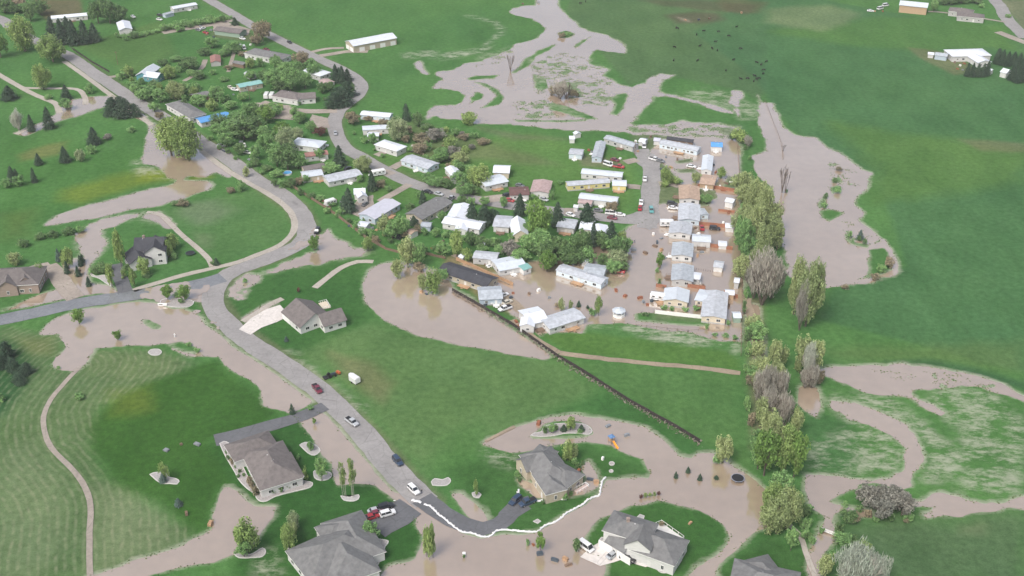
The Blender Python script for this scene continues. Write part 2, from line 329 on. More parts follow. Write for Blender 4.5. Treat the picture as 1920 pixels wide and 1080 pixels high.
def march(F, z):
    V = {}; verts = []; faces = []
    def vid(key, p):
        if key not in V: V[key] = len(verts); verts.append(p)
        return V[key]
    M = F > 0
    cnt = M[:-1, :-1].astype(int) + M[1:, :-1] + M[:-1, 1:] + M[1:, 1:]
    full = cnt == 4
    # merge full cells in long runs along Y
    for i in range(full.shape[0]):
        row = full[i]; idx = np.flatnonzero(np.diff(np.concatenate(([0], row.astype(int), [0]))))
        for a, b in zip(idx[::2], idx[1::2]):
            for a2 in range(a, b, 8):
                b2 = min(b, a2 + 8)
                k = [vid((i, a2), (xs[i], ys[a2], z)), vid((i + 1, a2), (xs[i + 1], ys[a2], z)), vid((i + 1, b2), (xs[i + 1], ys[b2], z)), vid((i, b2), (xs[i], ys[b2], z))]
                faces.append(tuple(k))
    for i, j in zip(*np.nonzero((cnt > 0) & (cnt < 4))):
        c = [(i, j), (i + 1, j), (i + 1, j + 1), (i, j + 1)]; f = [F[q] for q in c]; out = []
        for a in range(4):
            b = (a + 1) % 4
            if f[a] > 0: out.append(vid(c[a], (xs[c[a][0]], ys[c[a][1]], z)))
            if (f[a] > 0) != (f[b] > 0):
                t = f[a] / (f[a] - f[b]); A, B = c[a], c[b]
                key = (min(A, B), max(A, B))
                out.append(vid(key, (xs[A[0]] + t * (xs[B[0]] - xs[A[0]]), ys[A[1]] + t * (ys[B[1]] - ys[A[1]]), z)))
        if len(out) >= 3: faces.append(tuple(out))
    me = bpy.data.meshes.new('water'); me.from_pydata([tuple(map(float, v)) for v in verts], [], faces); me.update()
    return me
m, t, b = new_mat('flood_water'); MATS['flood_water'] = m
tc = N(t, 'ShaderNodeTexCoord')
n1 = N(t, 'ShaderNodeTexNoise', i_Scale=0.018, i_Detail=4.0, i_Roughness=0.6); t.links.new(tc.outputs['Object'], n1.inputs['Vector'])
n2 = N(t, 'ShaderNodeTexNoise', i_Scale=0.25, i_Detail=4.0); t.links.new(tc.outputs['Object'], n2.inputs['Vector'])
r1 = ramp(t, n1.outputs['Fac'], [(0.3, WATER_A), (0.7, WATER_B)]); r2 = ramp(t, n2.outputs['Fac'], [(0.3, 0.95), (0.7, 1.04)])
t.links.new(mul(t, r1.outputs[0], r2.outputs[0]), b.inputs['Base Color']); b.inputs['Roughness'].default_value = 0.15; b.inputs['IOR'].default_value = 1.36
b.inputs['Specular IOR Level'].default_value = 1.0; b.inputs['Coat Weight'].default_value = 1.0; b.inputs['Coat Roughness'].default_value = 0.03; b.inputs['Coat IOR'].default_value = 3.0
n3 = N(t, 'ShaderNodeTexNoise', i_Scale=1.6, i_Detail=3.0); t.links.new(tc.outputs['Object'], n3.inputs['Vector'])
bp = N(t, 'ShaderNodeBump', i_Strength=0.06, i_Distance=0.05); t.links.new(n3.outputs['Fac'], bp.inputs['Height']); t.links.new(bp.outputs[0], b.inputs['Normal'])
wm = march(F, 0.05); wm.materials.append(MATS['flood_water'])
structure(link('water', wm))
# a skin of silty water lying on the low junction
keepF = F; F = np.full(XX.shape, -5.0)
for amp, s in ((.24, '205,549 260,541 320,534 380,524 418,535 412,565 400,590 425,618 405,622 378,594 340,575 280,570 200,574'), (.36, '560,470 600,455 606,430 590,425 570,450 540,470'), (.4, '588,752 612,744 640,775 625,785 600,770')):
    pts = gp(s); sdv = sdist(XX, YY, pts); F = np.maximum(F, np.minimum(sdv + edge_n * 3, (tuft_n * .6 + big_n * 1.1 + edge_n * .5 + (amp - .5) * 2) * 1.5))
w2 = march(F, 0.165); w2.materials.append(MATS['flood_water']); structure(link('water', w2)); F = keepF

# ------------------------------------------------------------------ roads, paths, drives (lines surveyed in the photo)
def smooth_line(pts, step=3.0):
    P = [Vector((p[0], p[1], 0)) for p in pts]; out = []
    for i in range(len(P) - 1):
        p0 = P[max(0, i - 1)]; p1 = P[i]; p2 = P[i + 1]; p3 = P[min(len(P) - 1, i + 2)]
        n = max(1, int((p2 - p1).length / step))
        for k in range(n):
            u = k / n
            out.append(0.5 * ((2 * p1) + (p2 - p0) * u + (2 * p0 - 5 * p1 + 4 * p2 - p3) * u * u + (3 * p1 - p0 - 3 * p2 + p3) * u ** 3))
    out.append(P[-1])
    return out
def strip(name, s, w, z, m, w2=None, wob=0.06, nofall=False):
    L = smooth_line(gp(s)); mb = MB(); rr = random.Random(len(s)); n = len(L)
    for i, p in enumerate(L):
        d = (L[min(i + 1, n - 1)] - L[max(i - 1, 0)]).normalized(); nr = Vector((-d.y, d.x, 0))
        ww = (w + (w2 - w) * i / (n - 1)) if w2 else w
        a = ww / 2 * (1 + rr.uniform(-wob, wob)); c = ww / 2 * (1 + rr.uniform(-wob, wob))
        mb.v += [(p.x + nr.x * a, p.y + nr.y * a, z), (p.x + nr.x * a * .2, p.y + nr.y * a * .2, z + .0), (p.x - nr.x * c, p.y - nr.y * c, z)]
        if i: k = 3 * i; mb.f += [(k - 3, k - 2, k + 1, k), (k - 2, k - 1, k + 2, k + 1)]; mb.m += [0, 0]
    return structure(mb.build(name, m))
def patch(name, s, z, m, amp=0.3):
    P = gp(s); mb = MB(); out = []; n = len(P); rr = random.Random(len(s))
    for i in range(n):
        a = Vector(P[i]); b2 = Vector(P[(i + 1) % n]); k = max(1, int((b2 - a).length / 2.0))
        for j in range(k):
            q = a.lerp(b2, j / k); out.append((q.x + (rr.uniform(-amp, amp) if j else 0), q.y + (rr.uniform(-amp, amp) if j else 0), z))
    bm = bmesh.new(); vs = [bm.verts.new(p) for p in out]; f = bm.faces.new(vs)
    if f.normal.z < 0: f.normal_flip()
    f.normal_update()
    if f.normal.z < 0: f.normal_flip()
    bmesh.ops.triangulate(bm, faces=bm.faces[:]); me = bpy.data.meshes.new(name); bm.to_mesh(me); bm.free(); me.materials.append(m)
    return structure(link(name, me))
def asphalt(name, c, blotch=0.25, wet=None):
    m, t, b = new_mat(name); MATS[name] = m; tc = N(t, 'ShaderNodeTexCoord')
    n1 = N(t, 'ShaderNodeTexNoise', i_Scale=0.10, i_Detail=8.0, i_Roughness=0.72); n2 = N(t, 'ShaderNodeTexNoise', i_Scale=0.9, i_Detail=4.0)
    v = N(t, 'ShaderNodeTexVoronoi', i_Scale=0.16, feature='DISTANCE_TO_EDGE')
    w = N(t, 'ShaderNodeMixRGB'); w.inputs[0].default_value = 0.06
    n4 = N(t, 'ShaderNodeTexNoise', i_Scale=0.3, i_Detail=4.0)
    for q in (n1, n2, n4): t.links.new(tc.outputs['Object'], q.inputs['Vector'])
    t.links.new(tc.outputs['Object'], w.inputs[1]); t.links.new(n4.outputs['Color'], w.inputs[2]); w.inputs[0].default_value = 0.02
    t.links.new(w.outputs[0], v.inputs['Vector'])
    c1 = ramp(t, n1.outputs['Fac'], [(0.3, 1 - blotch), (0.7, 1.05)]); c2 = ramp(t, n2.outputs['Fac'], [(0.3, 0.88), (0.7, 1.06)]); c3 = ramp(t, v.outputs['Distance'], [(0.0, 0.72), (0.014, 1.0)])
    cc = mul(t, mul(t, mul(t, c, c1.outputs[0]), c2.outputs[0]), c3.outputs[0]); t.links.new(cc, b.inputs['Base Color'])
    b.inputs['Roughness'].default_value = 0.85; b.inputs['Specular IOR Level'].default_value = 0.25
    return m
ASP = asphalt('old_asphalt', (.27, .263, .258)); DASP = asphalt('dark_asphalt', (.125, .130, .14), 0.3); GRV = asphalt('gravel', (.33, .29, .25), 0.35)
SILT = asphalt('silt_path', (.37, .34, .295), 0.2); CDRV = asphalt('pale_concrete', (.56, .53, .50), 0.12); DIRT = asphalt('dirt_track', (.30, .245, .18), 0.3); WETA = asphalt('wet_asphalt', (.19, .20, .21), 0.3)
WETA.node_tree.nodes['Principled BSDF'].inputs['Roughness'].default_value = 0.25; WETA.node_tree.nodes['Principled BSDF'].inputs['Specular IOR Level'].default_value = 0.6
Z = [0.09]
def zz(): Z[0] += 0.004; return Z[0]
strip('road', '-60,20 0,35 30,58 90,88 130,105 170,133 215,163 260,193 300,217 345,244 388,273 430,300 480,337 525,362 557,390 574,420 574,442 560,459 525,476 480,494 446,505 420,520 405,538 398,560 405,583 430,610 465,640 540,690 600,733 640,770 680,812 720,862 760,905 800,942', 8.2, zz(), ASP)
strip('road', '792,934 830,963 870,984 905,992 935,984 960,962 985,946', 7.0, zz(), DASP, 5.0)
strip('road', '418,520 385,530 340,540 290,547 235,556 180,564 120,574 60,588 -30,606', 8.0, zz(), WETA)
strip('road', '375,-10 440,28 480,52 530,78 592,108 640,130 668,148 678,163 670,180 648,197 633,212 627,235 634,258 648,278 678,295 718,318 768,342 830,361 905,377 960,386 1060,398 1110,405 1170,412 1195,413', 7.6, zz(), ASP)
strip('road', '1212,428 1213,410 1217,385 1220,355 1222,325 1218,305 1208,292 1200,280', 8.4, zz(), ASP)
patch('road', '1200,290 1212,284 1228,290 1240,305 1236,316 1218,318 1202,312 1190,302', zz(), ASP)
patch('road', '1172,404 1200,396 1236,396 1240,414 1218,432 1196,420 1176,418', zz(), ASP)
strip('road', '1850,-15 1875,12 1890,38 1925,72', 9, zz(), ASP)
strip('road', '1870,60 1935,85', 6, zz(), GRV)
strip('road', '632,208 600,209 560,208 520,200 490,192', 6, zz(), GRV)
patch('driveway', '478,192 545,198 550,225 500,222 470,205', zz(), GRV)
strip('path', '305,62 340,56 375,50 410,44 440,37', 6, zz(), GRV)
patch('driveway', '400,48 425,42 470,55 466,66 430,68 400,60', zz(), GRV)
strip('path', '585,98 610,92 645,90', 3.5, zz(), GRV); strip('path', '600,105 620,102 650,97 690,97', 5, zz(), GRV)
Z[0] = .07
strip('driveway', '204,145 225,142 250,138', 3.5, zz(), GRV)
strip('path', '345,152 365,140 380,125 385,112', 3, zz(), GRV)
strip('path', '428,135 435,112 440,95', 2.2, zz(), GRV)
strip('path', '-10,135 20,153 60,175 85,186 105,195 112,212', 3.4, zz(), SILT); strip('path', '45,165 90,166 130,166 150,170 160,185 160,196', 3.0, zz(), SILT)
strip('path', '30,252 60,236', 3, zz(), SILT)
strip('path', '120,115 160,143 210,180 245,205 285,235', 3.0, zz(), SILT)
strip('path', '378,283 400,300 430,322 465,343 500,362 530,383 549,405 552,428 540,448 515,465 480,479 445,492 400,503 345,516 290,532 250,545', 2.9, zz(), SILT, wob=.12)
strip('path', '275,398 300,402 318,418 340,440 370,465 392,487 398,500', 2.4, zz(), SILT)
strip('path', '700,491 670,491 640,502 615,520 590,540', 2.8, zz(), SILT); strip('path', '530,560 505,572 478,590 455,603', 2.8, zz(), SILT)
strip('path', '170,1095 168,1050 168,1000 170,950 160,915 140,885 115,860 95,838 84,810 82,780 95,750 115,725 135,703 150,688', 1.7, zz(), GRV)
strip('path', '1050,662 1090,668 1160,676 1230,683 1310,690 1388,700', 2.6, zz(), DIRT, wob=.2)
strip('path', '960,600 990,625 1020,645 1050,662', 2.2, zz(), DIRT, wob=.2)
strip('driveway', '770,950 745,966 715,980 700,988', 10, zz(), DASP, 12)
strip('driveway', '403,826 450,815 500,800 560,783 610,762', 6.5, zz(), DASP, 5)
patch('driveway', '402,820 470,808 480,822 430,834 415,834', zz(), DASP)
patch('driveway', '448,618 470,598 500,580 525,572 543,592 520,604 490,615 470,628', zz(), CDRV, .1)
patch('driveway', '1088,1045 1110,1025 1135,1010 1165,1020 1200,1040 1235,1058 1210,1064 1165,1050 1125,1062', zz(), CDRV, .1)
patch('driveway', '925,985 935,962 960,938 990,930 1000,945 975,958 955,975', zz(), DASP)
strip('driveway', '235,548 228,528 218,508 215,496', 5.5, zz(), DASP)
strip('driveway', '142,560 128,545 110,520 90,498', 7.0, zz(), GRV)
patch('driveway', '55,500 90,492 100,505 85,530 60,520', zz(), GRV)
strip('driveway', '768,346 740,362 712,378', 4, zz(), GRV); strip('driveway', '735,328 712,318 695,325', 5, zz(), GRV)
strip('driveway', '705,292 730,283 760,277', 4, zz(), GRV); strip('driveway', '735,316 750,308 765,302', 4.5, zz(), GRV)
strip('driveway', '900,377 930,372 955,370 975,368', 7, zz(), GRV); strip('driveway', '850,362 865,350 875,345', 4, zz(), GRV)
strip('driveway', '1058,396 1078,397', 6, zz(), GRV); patch('driveway', '1172,345 1202,348 1200,356 1178,354', zz(), GRV)
strip('driveway', '1172,305 1195,300', 5, zz(), GRV); strip('driveway', '1235,345 1260,345 1275,350', 5, zz(), GRV)
patch('driveway', '585,215 615,222 618,240 585,240 580,225', zz(), GRV)
patch('driveway', '672,372 700,366 702,385 690,400 675,408 655,400', zz(), GRV)
strip('path', '868,500 905,528 945,556 975,580 1010,610', 4.0, zz(), DIRT, wob=.15)
strip('path', '850,478 900,506 958,532', 2.6, zz(), DIRT, wob=.15)
strip('path', '1402,560 1410,600 1420,640', 2.6, zz(), DIRT, wob=.3)
strip('path', '965,800 935,815 910,828', 1.1, zz(), DIRT)
strip('path', '1480,985 1500,1005 1510,1035 1520,1062 1535,1095', 1.6, zz(), SILT)
strip('path', '1740,22 1770,24 1830,33 1885,42', 2.5, zz(), GRV); strip('path', '860,108 860,108', 1, zz(), GRV) if 0 else None
patch('path', '1640,100 1800,98 1800,112 1745,118 1700,106', .012, mat('dry_grass', (.20, .19, .08), .95, .3, .2), .8) if 0 else None

# ------------------------------------------------------------------ ground: one sheet, its own colours per field
def axis(lo, hi, fine):
    a = list(fine); d = a[1] - a[0]; s = d; L = []; x = a[0]
    while x > lo: s *= 1.35; x -= s; L.append(x)
    s = d; H = []; x = a[-1]
    while x < hi: s *= 1.35; x += s; H.append(x)
    return np.array(L[::-1] + a + H)
ax = axis(-6000, 6000, np.arange(-410, 410.1, 1.5)); ay = axis(-5000, 9000, np.concatenate([np.arange(205, 440, 1.2), np.arange(440, 830, 2.0)]))
AX, AY = np.meshgrid(ax, ay, indexing='ij'); nx, ny = AX.shape
BASE = np.array([.074, .168, .052]); C = np.tile(BASE, (nx, ny, 1)); hay = np.zeros(AX.shape); DETAIL = noise_grid(AX, AY, 14, 21, 4)
FIELDS = [ # colour, feather m, strength, outline
 ((.082, .142, .062), 3, .9, '1080,-20 1438,-20 1438,60 1436,170 1420,185 1385,170 1250,140 1180,160 1120,90 1060,20'),
 ((.058, .135, .058), 3, .8, '1438,-20 1925,70 1925,700 1540,600 1560,540 1700,500 1640,330 1480,240 1420,150 1300,60'),
 ((.085, .175, .045), 10, .7, '1440,60 1660,30 1880,50 1925,100 1850,90 1700,95 1560,80'),
 ((.085, .165, .045), 12, .8, '1560,230 1925,280 1925,340 1640,380 1640,310'), ((.10, .155, .055), 8, .6, '1480,640 1560,650 1925,640 1925,700 1780,682 1560,676'),
 ((.15, .19, .10), 10, .75, '1440,18 1480,12 1560,10 1610,25 1590,45 1540,58 1480,50 1440,40'),
 ((.085, .07, .05), 6, .75, '1250,28 1300,22 1345,25 1360,36 1330,44 1265,45'), ((.085, .07, .05), 6, .6, '1200,0 1330,2 1420,10 1400,26 1330,20 1240,10'),
 ((.12, .09, .05), 5, .5, '1340,-5 1440,5 1420,25 1360,22'), ((.18, .15, .10), 4, .5, '1800,262 1925,268 1925,285 1840,282'), ((.26, .22, .18), 3, .8, '1270,32 1290,36 1298,42 1282,40'),
 ((.060, .150, .040), 12, .7, '0,250 270,290 330,340 80,420 0,430'),
 ((.15, .155, .06), 6, .75, '35,290 90,270 125,265 115,290 60,300 35,305'), ((.16, .20, .03), 8, .65, '115,355 180,340 230,325 300,320 340,335 250,352 150,385 110,375'), ((.20, .23, .02), 5, .6, '262,318 300,322 300,336 262,338'), ((.20, .22, .02), 4, .6, '355,330 395,322 400,332 360,340'),
 ((.10, .135, .04), 10, .5, '0,400 60,395 60,440 0,450'), ((.075, .18, .055), 6, .6, '120,235 160,222 220,222 240,235 220,255 140,258'),
 ((.085, .165, .060), 6, .7, '290,400 480,355 520,375 545,410 530,450 480,470 410,485 340,430'),
 ((.17, .20, .13), 8, .6, '340,385 400,378 440,395 400,420 370,425 340,405'), ((.17, .20, .12), 5, .5, '360,435 400,440 390,465 370,458'),
 ((.095, .145, .066), 5, .9, '0,615 75,625 120,630 122,655 95,682 108,692 145,700 182,655 300,655 365,680 350,692 270,722 190,762 175,800 170,840 200,900 300,950 372,1007 330,1032 170,1082 -30,1100'),
 ((.15, .19, .11), 8, .45, '0,850 60,820 120,900 140,1000 60,1080 0,1080'), ((.17, .20, .12), 8, .5, '180,910 260,935 340,990 320,1020 200,1060 172,1000'),
 ((.13, .17, .08), 6, .5, '150,660 340,668 330,700 240,712 150,700'), ((.17, .17, .07), 5, .5, '30,635 100,630 100,665 40,670'),
 ((.028, .085, .030), 5, .9, '-20,640 30,640 60,660 70,700 40,740 10,780 -20,790'),
 ((.038, .098, .020), 4, .9, '190,765 270,722 350,692 410,672 430,700 475,735 520,775 480,800 400,825 390,830 415,850 460,930 410,915 400,960 395,990 370,1005 300,948 215,900 175,850 170,800'),
 ((.036, .100, .026), 4, .9, '395,835 560,790 610,850 640,905 700,910 745,940 790,1000 780,1050 700,1090 440,1090 430,1060 480,1000 515,950 450,935'),
 ((.15, .17, .03), 6, .4, '200,730 280,725 290,770 210,780'),
 ((.095, .165, .062), 8, .9, '545,665 600,640 700,600 760,622 900,655 1030,680 1060,690 1125,725 1105,748 1010,782 920,825 830,860 800,890 740,850 700,800 650,720'),
 ((.065, .15, .045), 6, .6, '820,820 900,790 920,825 1000,840 960,900 1000,930 900,975 860,930 800,880'), ((.18, .15, .09), 5, .5, '620,660 700,680 740,720 720,760 690,740 640,700'),
 ((.047, .120, .033), 4, .8, '415,560 430,530 640,490 685,490 680,540 690,570 700,600 620,630 545,665 470,640 425,605'),
 ((.09, .17, .055), 8, .7, '1040,670 1120,680 1390,700 1400,880 1320,830 1240,790 1130,720'), ((.045, .12, .035), 4, .8, '1100,745 1150,735 1310,830 1350,850 1290,860 1210,800 1080,770 1010,785'),
 ((.085, .165, .04), 3, .9, '1015,628 1090,622 1180,632 1280,648 1360,658 1390,675 1388,695 1230,680 1090,666 1055,655'),
 ((.042, .108, .028), 4, .8, '1095,1000 1130,960 1240,935 1350,970 1372,1010 1300,1080 1130,1100'), ((.046, .110, .032), 4, .8, '960,850 1100,830 1220,890 1120,930 1010,1000 930,990 880,930 850,880'),
 ((.046, .108, .03), 4, .8, '1350,1060 1440,1000 1520,1040 1520,1100 1330,1100'),
 ((.075, .125, .062), 12, .9, '1580,985 1925,960 1925,1100 1560,1100'), ((.18, .19, .12), 5, .5, '1800,990 1840,985 1840,998 1800,1000'),
 ((.05, .125, .045), 6, .8, '1505,760 1600,790 1600,890 1510,895'), ((.035, .09, .045), 4, .8, '1660,678 1740,672 1800,682 1925,715 1925,735 1870,718 1760,690'),
 ((.11, .19, .05), 8, .5, '600,300 1000,250 1200,300 1180,400 700,380'), ((.14, .14, .08), 8, .55, '770,230 860,250 1000,290 1050,310 900,300 780,300'), ((.15, .13, .10), 6, .5, '880,235 960,250 1080,262 960,262'),
 ((.07, .15, .045), 10, .7, '600,430 700,470 900,480 880,500 840,500 780,490 690,480 640,460'), ((.23, .16, .10), 3, .8, '835,480 880,478 960,520 1000,560 1010,600 960,590 900,560 830,500'),
 ((.20, .17, .13), 3, .6, '1080,290 1170,300 1170,315 1090,312'), ((.16, .15, .11), 5, .6, '1190,250 1390,240 1390,600 1230,600 1190,420 1230,400'),
 ((.17, .12, .08), 3, .8, '60,0 150,0 155,25 90,40'), ((.17, .14, .10), 3, .6, '395,60 470,60 480,80 400,70'), ((.20, .16, .11), 3, .7, '1395,560 1430,560 1440,700 1460,850 1410,840'),
 ((.09, .15, .045), 5, .6, '140,85 300,40 330,100 250,140'), ((.045, .10, .035), 5, .6, '200,150 330,200 320,210 220,170'),
 ((.18, .16, .12), 3, .7, '1860,0 1925,0 1925,60 1890,20'), ((.17, .15, .09), 3, .6, '1700,88 1760,96 1800,108 1840,135 1790,140 1730,112'),
]
rows = np.arange(nx)
for col, fe, st, s in FIELDS:
    sdv = sdist(AX, AY, gp(s)) + DETAIL * fe * .5
    w = np.clip(sdv / fe + .5, 0, 1)[..., None] * st
    C = C * (1 - w) + np.array(col) * w
hp = gp('0,600 75,625 120,630 122,655 95,682 108,692 145,700 182,655 300,655 365,680 350,692 270,722 190,762 175,800 170,840 200,900 300,950 372,1007 330,1032 170,1082 -30,1100')
hay = np.clip(sdist(AX, AY, hp) / 4 + .5, 0, 1)
trackd = pdist(AX, AY, gp('168,1095 168,1000 170,950 160,915 140,885 115,860 95,838 84,810 82,780 95,750 115,725 135,703 150,688'))
# wet muddy margin along every shore, worn verges along the main road
from_f = np.clip(((AX - GX0) / GS), 0, len(xs) - 1).astype(int), np.clip(((AY - GY0) / GS), 0, len(ys) - 1).astype(int)
inb = (AX > GX0) & (AX < GX1) & (AY > GY0) & (AY < GY1)
Fg = np.where(inb, F[from_f], -5)
soak = np.zeros(AX.shape)
for kind, amp, s in WATER:
    if kind in 'st': soak = np.maximum(soak, np.clip((sdist(AX, AY, gp(s)) + DETAIL * 3) / 4 + .5, 0, 1) * (.6 if kind == 't' else .62 + amp * .5))
for s, wd, col, st in (('388,273 480,337 557,390 574,420 574,442 525,476 446,505 405,538 398,560 430,610 540,690 600,733 680,812 760,905 800,942', 6.2, (.20, .17, .12), .5),
                   ('130,105 215,163 300,217 388,273', 6.5, (.12, .12, .07), .5), ('375,-10 480,52 592,108 640,130 668,148 678,163 670,180 648,197 633,212 627,235 634,258 648,278 718,318 830,361 960,386', 5.5, (.15, .15, .09), .5)):
    w = (np.clip((wd - pdist(AX, AY, gp(s))) / 1.5, 0, 1) * st)[..., None]; C = C * (1 - w) + np.array(col) * w
C = C * np.array([.78, .87, .84])
vv = np.stack([AX, AY, np.zeros_like(AX)], -1).reshape(-1, 3)
idx = np.arange(nx * ny).reshape(nx, ny)
fq = np.stack([idx[:-1, :-1], idx[1:, :-1], idx[1:, 1:], idx[:-1, 1:]], -1).reshape(-1, 4)
gm = bpy.data.meshes.new('ground'); gm.vertices.add(len(vv)); gm.vertices.foreach_set('co', vv.ravel().astype(np.float32))
gm.loops.add(fq.size); gm.loops.foreach_set('vertex_index', fq.ravel().astype(np.int32)); gm.polygons.add(len(fq))
gm.polygons.foreach_set('loop_start', np.arange(0, fq.size, 4, dtype=np.int32)); gm.update(calc_edges=True); gm.validate()
at = gm.attributes.new('field', 'FLOAT_COLOR', 'POINT'); at.data.foreach_set('color', np.concatenate([C, np.ones((nx, ny, 1))], -1).reshape(-1).astype(np.float32))
a2 = gm.attributes.new('mown', 'FLOAT_VECTOR', 'POINT'); a2.data.foreach_set('vector', np.stack([hay, trackd, np.clip(Fg, -5, 5) / 5], -1).reshape(-1).astype(np.float32))
a3 = gm.attributes.new('soak', 'FLOAT', 'POINT'); a3.data.foreach_set('value', soak.ravel().astype(np.float32))
m, t, b = new_mat('grassland'); tc = N(t, 'ShaderNodeTexCoord')
fa = N(t, 'ShaderNodeAttribute', attribute_name='field'); ma = N(t, 'ShaderNodeAttribute', attribute_name='mown'); sx = N(t, 'ShaderNodeSeparateXYZ'); t.links.new(ma.outputs['Vector'], sx.inputs[0])
col = fa.outputs['Color']
for sc, det, lo, hi, c_lo, c_hi, st_ in ((0.012, 4, .3, .7, (.80, .86, .82), (1.18, 1.10, 1.0), None), (0.06, 5, .3, .7, (.80, .84, .80), (1.16, 1.12, 1.15), (1, .45, 1)),
                                    (0.45, 5, .3, .72, (.72, .76, .72), (1.25, 1.2, 1.25), None), (2.2, 3, .3, .7, (.80, .82, .8), (1.18, 1.16, 1.18), None)):
    n1 = N(t, 'ShaderNodeTexNoise', i_Scale=sc, i_Detail=float(det), i_Roughness=0.62); mp = N(t, 'ShaderNodeMapping')
    if st_: mp.inputs['Scale'].default_value = st_; mp.inputs['Rotation'].default_value = (0, 0, .35)
    t.links.new(tc.outputs['Object'], mp.inputs[0]); t.links.new(mp.outputs[0], n1.inputs['Vector'])
    r = ramp(t, n1.outputs['Fac'], [(lo, c_lo), (hi, c_hi)]); col = mul(t, col, r.outputs[0])
# mowing lines in the hay meadow: rows at a set distance from the track
nz = N(t, 'ShaderNodeTexNoise', i_Scale=0.12, i_Detail=5.0); t.links.new(tc.outputs['Object'], nz.inputs['Vector'])
ad = N(t, 'ShaderNodeMath', operation='MULTIPLY_ADD'); t.links.new(nz.outputs['Fac'], ad.inputs[0]); ad.inputs[1].default_value = 3.0; t.links.new(sx.outputs['Y'], ad.inputs[2])
sn = N(t, 'ShaderNodeMath', operation='MULTIPLY'); sn.inputs[1].default_value = 2.6; t.links.new(ad.outputs[0], sn.inputs[0]); sn2 = N(t, 'ShaderNodeMath', operation='SINE'); t.links.new(sn.outputs[0], sn2.inputs[0])
nb = N(t, 'ShaderNodeTexNoise', i_Scale=0.35, i_Detail=4.0); t.links.new(tc.outputs['Object'], nb.inputs['Vector'])
nbr = ramp(t, nb.outputs['Fac'], [(.35, 0.0), (.7, 1.0)])
s01 = N(t, 'ShaderNodeMapRange'); t.links.new(sn2.outputs[0], s01.inputs[0]); s01.inputs[1].default_value = -0.2; s01.inputs[2].default_value = 1.0; s01.inputs[3].default_value = 0; s01.inputs[4].default_value = 1
mm = N(t, 'ShaderNodeMath', operation='MULTIPLY'); t.links.new(s01.outputs[0], mm.inputs[0]); t.links.new(nbr.outputs[0], mm.inputs[1])
mm2 = N(t, 'ShaderNodeMath', operation='MULTIPLY'); t.links.new(mm.outputs[0], mm2.inputs[0]); t.links.new(sx.outputs['X'], mm2.inputs[1])
mm3 = N(t, 'ShaderNodeMath', operation='MULTIPLY'); t.links.new(mm2.outputs[0], mm3.inputs[0]); mm3.inputs[1].default_value = 0.38
col = mul(t, col, (.27, .28, .18), 'MIX', mm3.outputs[0])
# silt and standing wet along the shores and in the soaked grass
ns = N(t, 'ShaderNodeTexNoise', i_Scale=0.55, i_Detail=6.0, i_Roughness=0.75); mps = N(t, 'ShaderNodeMapping'); mps.inputs['Scale'].default_value = (.6, 1.3, 1); mps.inputs['Rotation'].default_value = (0, 0, .3)
t.links.new(tc.outputs['Object'], mps.inputs[0]); t.links.new(mps.outputs[0], ns.inputs['Vector'])
def mth(op, a, b_, clamp=False):
    q = N(t, 'ShaderNodeMath', operation=op); q.use_clamp = clamp
    for k, v in ((0, a), (1, b_)):
        if isinstance(v, float): q.inputs[k].default_value = v
        else: t.links.new(v, q.inputs[k])
    return q.outputs[0]
nn = mth('MULTIPLY', mth('SUBTRACT', ns.outputs['Fac'], .5), 3.2)          # about -1..1
shore = mth('MULTIPLY', mth('ADD', mth('ADD', mth('MULTIPLY', sx.outputs['Z'], 5.0), 1.5), nn), .45, True)
sa = N(t, 'ShaderNodeAttribute', attribute_name='soak'); ns2 = N(t, 'ShaderNodeTexNoise', i_Scale=0.15, i_Detail=6.0, i_Roughness=0.75); t.links.new(mps.outputs[0], ns2.inputs['Vector'])
pt = mth('ADD', mth('MULTIPLY', mth('SUBTRACT', ns2.outputs['Fac'], .44), 5.5), mth('MULTIPLY', nn, .9), True)
wet = mth('MAXIMUM', mth('MULTIPLY', shore, .8), mth('MULTIPLY', mth('MULTIPLY', pt, sa.outputs['Fac']), .85))
col = mul(t, col, (.31, .32, .24), 'MIX', wet)
t.links.new(mth('SUBTRACT', .95, mth('MULTIPLY', wet, .6)), b.inputs['Roughness']); t.links.new(mth('MULTIPLY', wet, .6), b.inputs['Specular IOR Level'])
t.links.new(col, b.inputs['Base Color'])
gm.materials.append(m); structure(link('ground', gm))
# ------------------------------------------------------------------ buildings
def win_mesh(w, h, name):
    mb = MB(); f = .09
    mb.box((0, .0, -h / 2 + f / 2), (w, .10, f)); mb.box((0, 0, h / 2 - f / 2), (w, .10, f))
    mb.box((-w / 2 + f / 2, 0, 0), (f, .10, h - 2 * f)); mb.box((w / 2 - f / 2, 0, 0), (f, .10, h - 2 * f)); mb.box((0, 0, 0), (.05, .08, h - 2 * f))
    return mb.mesh(name, TRIM)
def pane_mesh(w, h):
    mb = MB(); mb.box((0, .0, 0), (w - .18, .05, h - .18)); return mb.mesh('pane', GLASS)
WIN = {k: (win_mesh(*k, 'window_frame'), pane_mesh(*k)) for k in ((1.1, 1.0), (1.6, 1.2), (.9, 1.5))}
mb = MB(); mb.box((0, 0, 1.0), (.95, .08, 2.0)); DOORM = {'white': mb.mesh('door', mat('door_white', (.66, .66, .64), .6, .1)), 'dark': mb.mesh('door', DARKW)}
mb = MB()
for k in range(4): mb.box((0, 0, .29 + k * .56), (4.6, .10, .53))
mb.box((0, .03, 1.12), (4.5, .06, 2.24)); GDM = mb.mesh('garage_door', TRIM)
mb = MB(); mb.box((0, 0, .5), (.9, .9, 1.0)); mb.box((0, 0, 1.05), (1.05, 1.05, .12)); mb.box((0, 0, 1.2), (.5, .5, .2)); CHIM = mb.mesh('chimney', mat('chimney_brick', (.30, .24, .21), .9, .2))
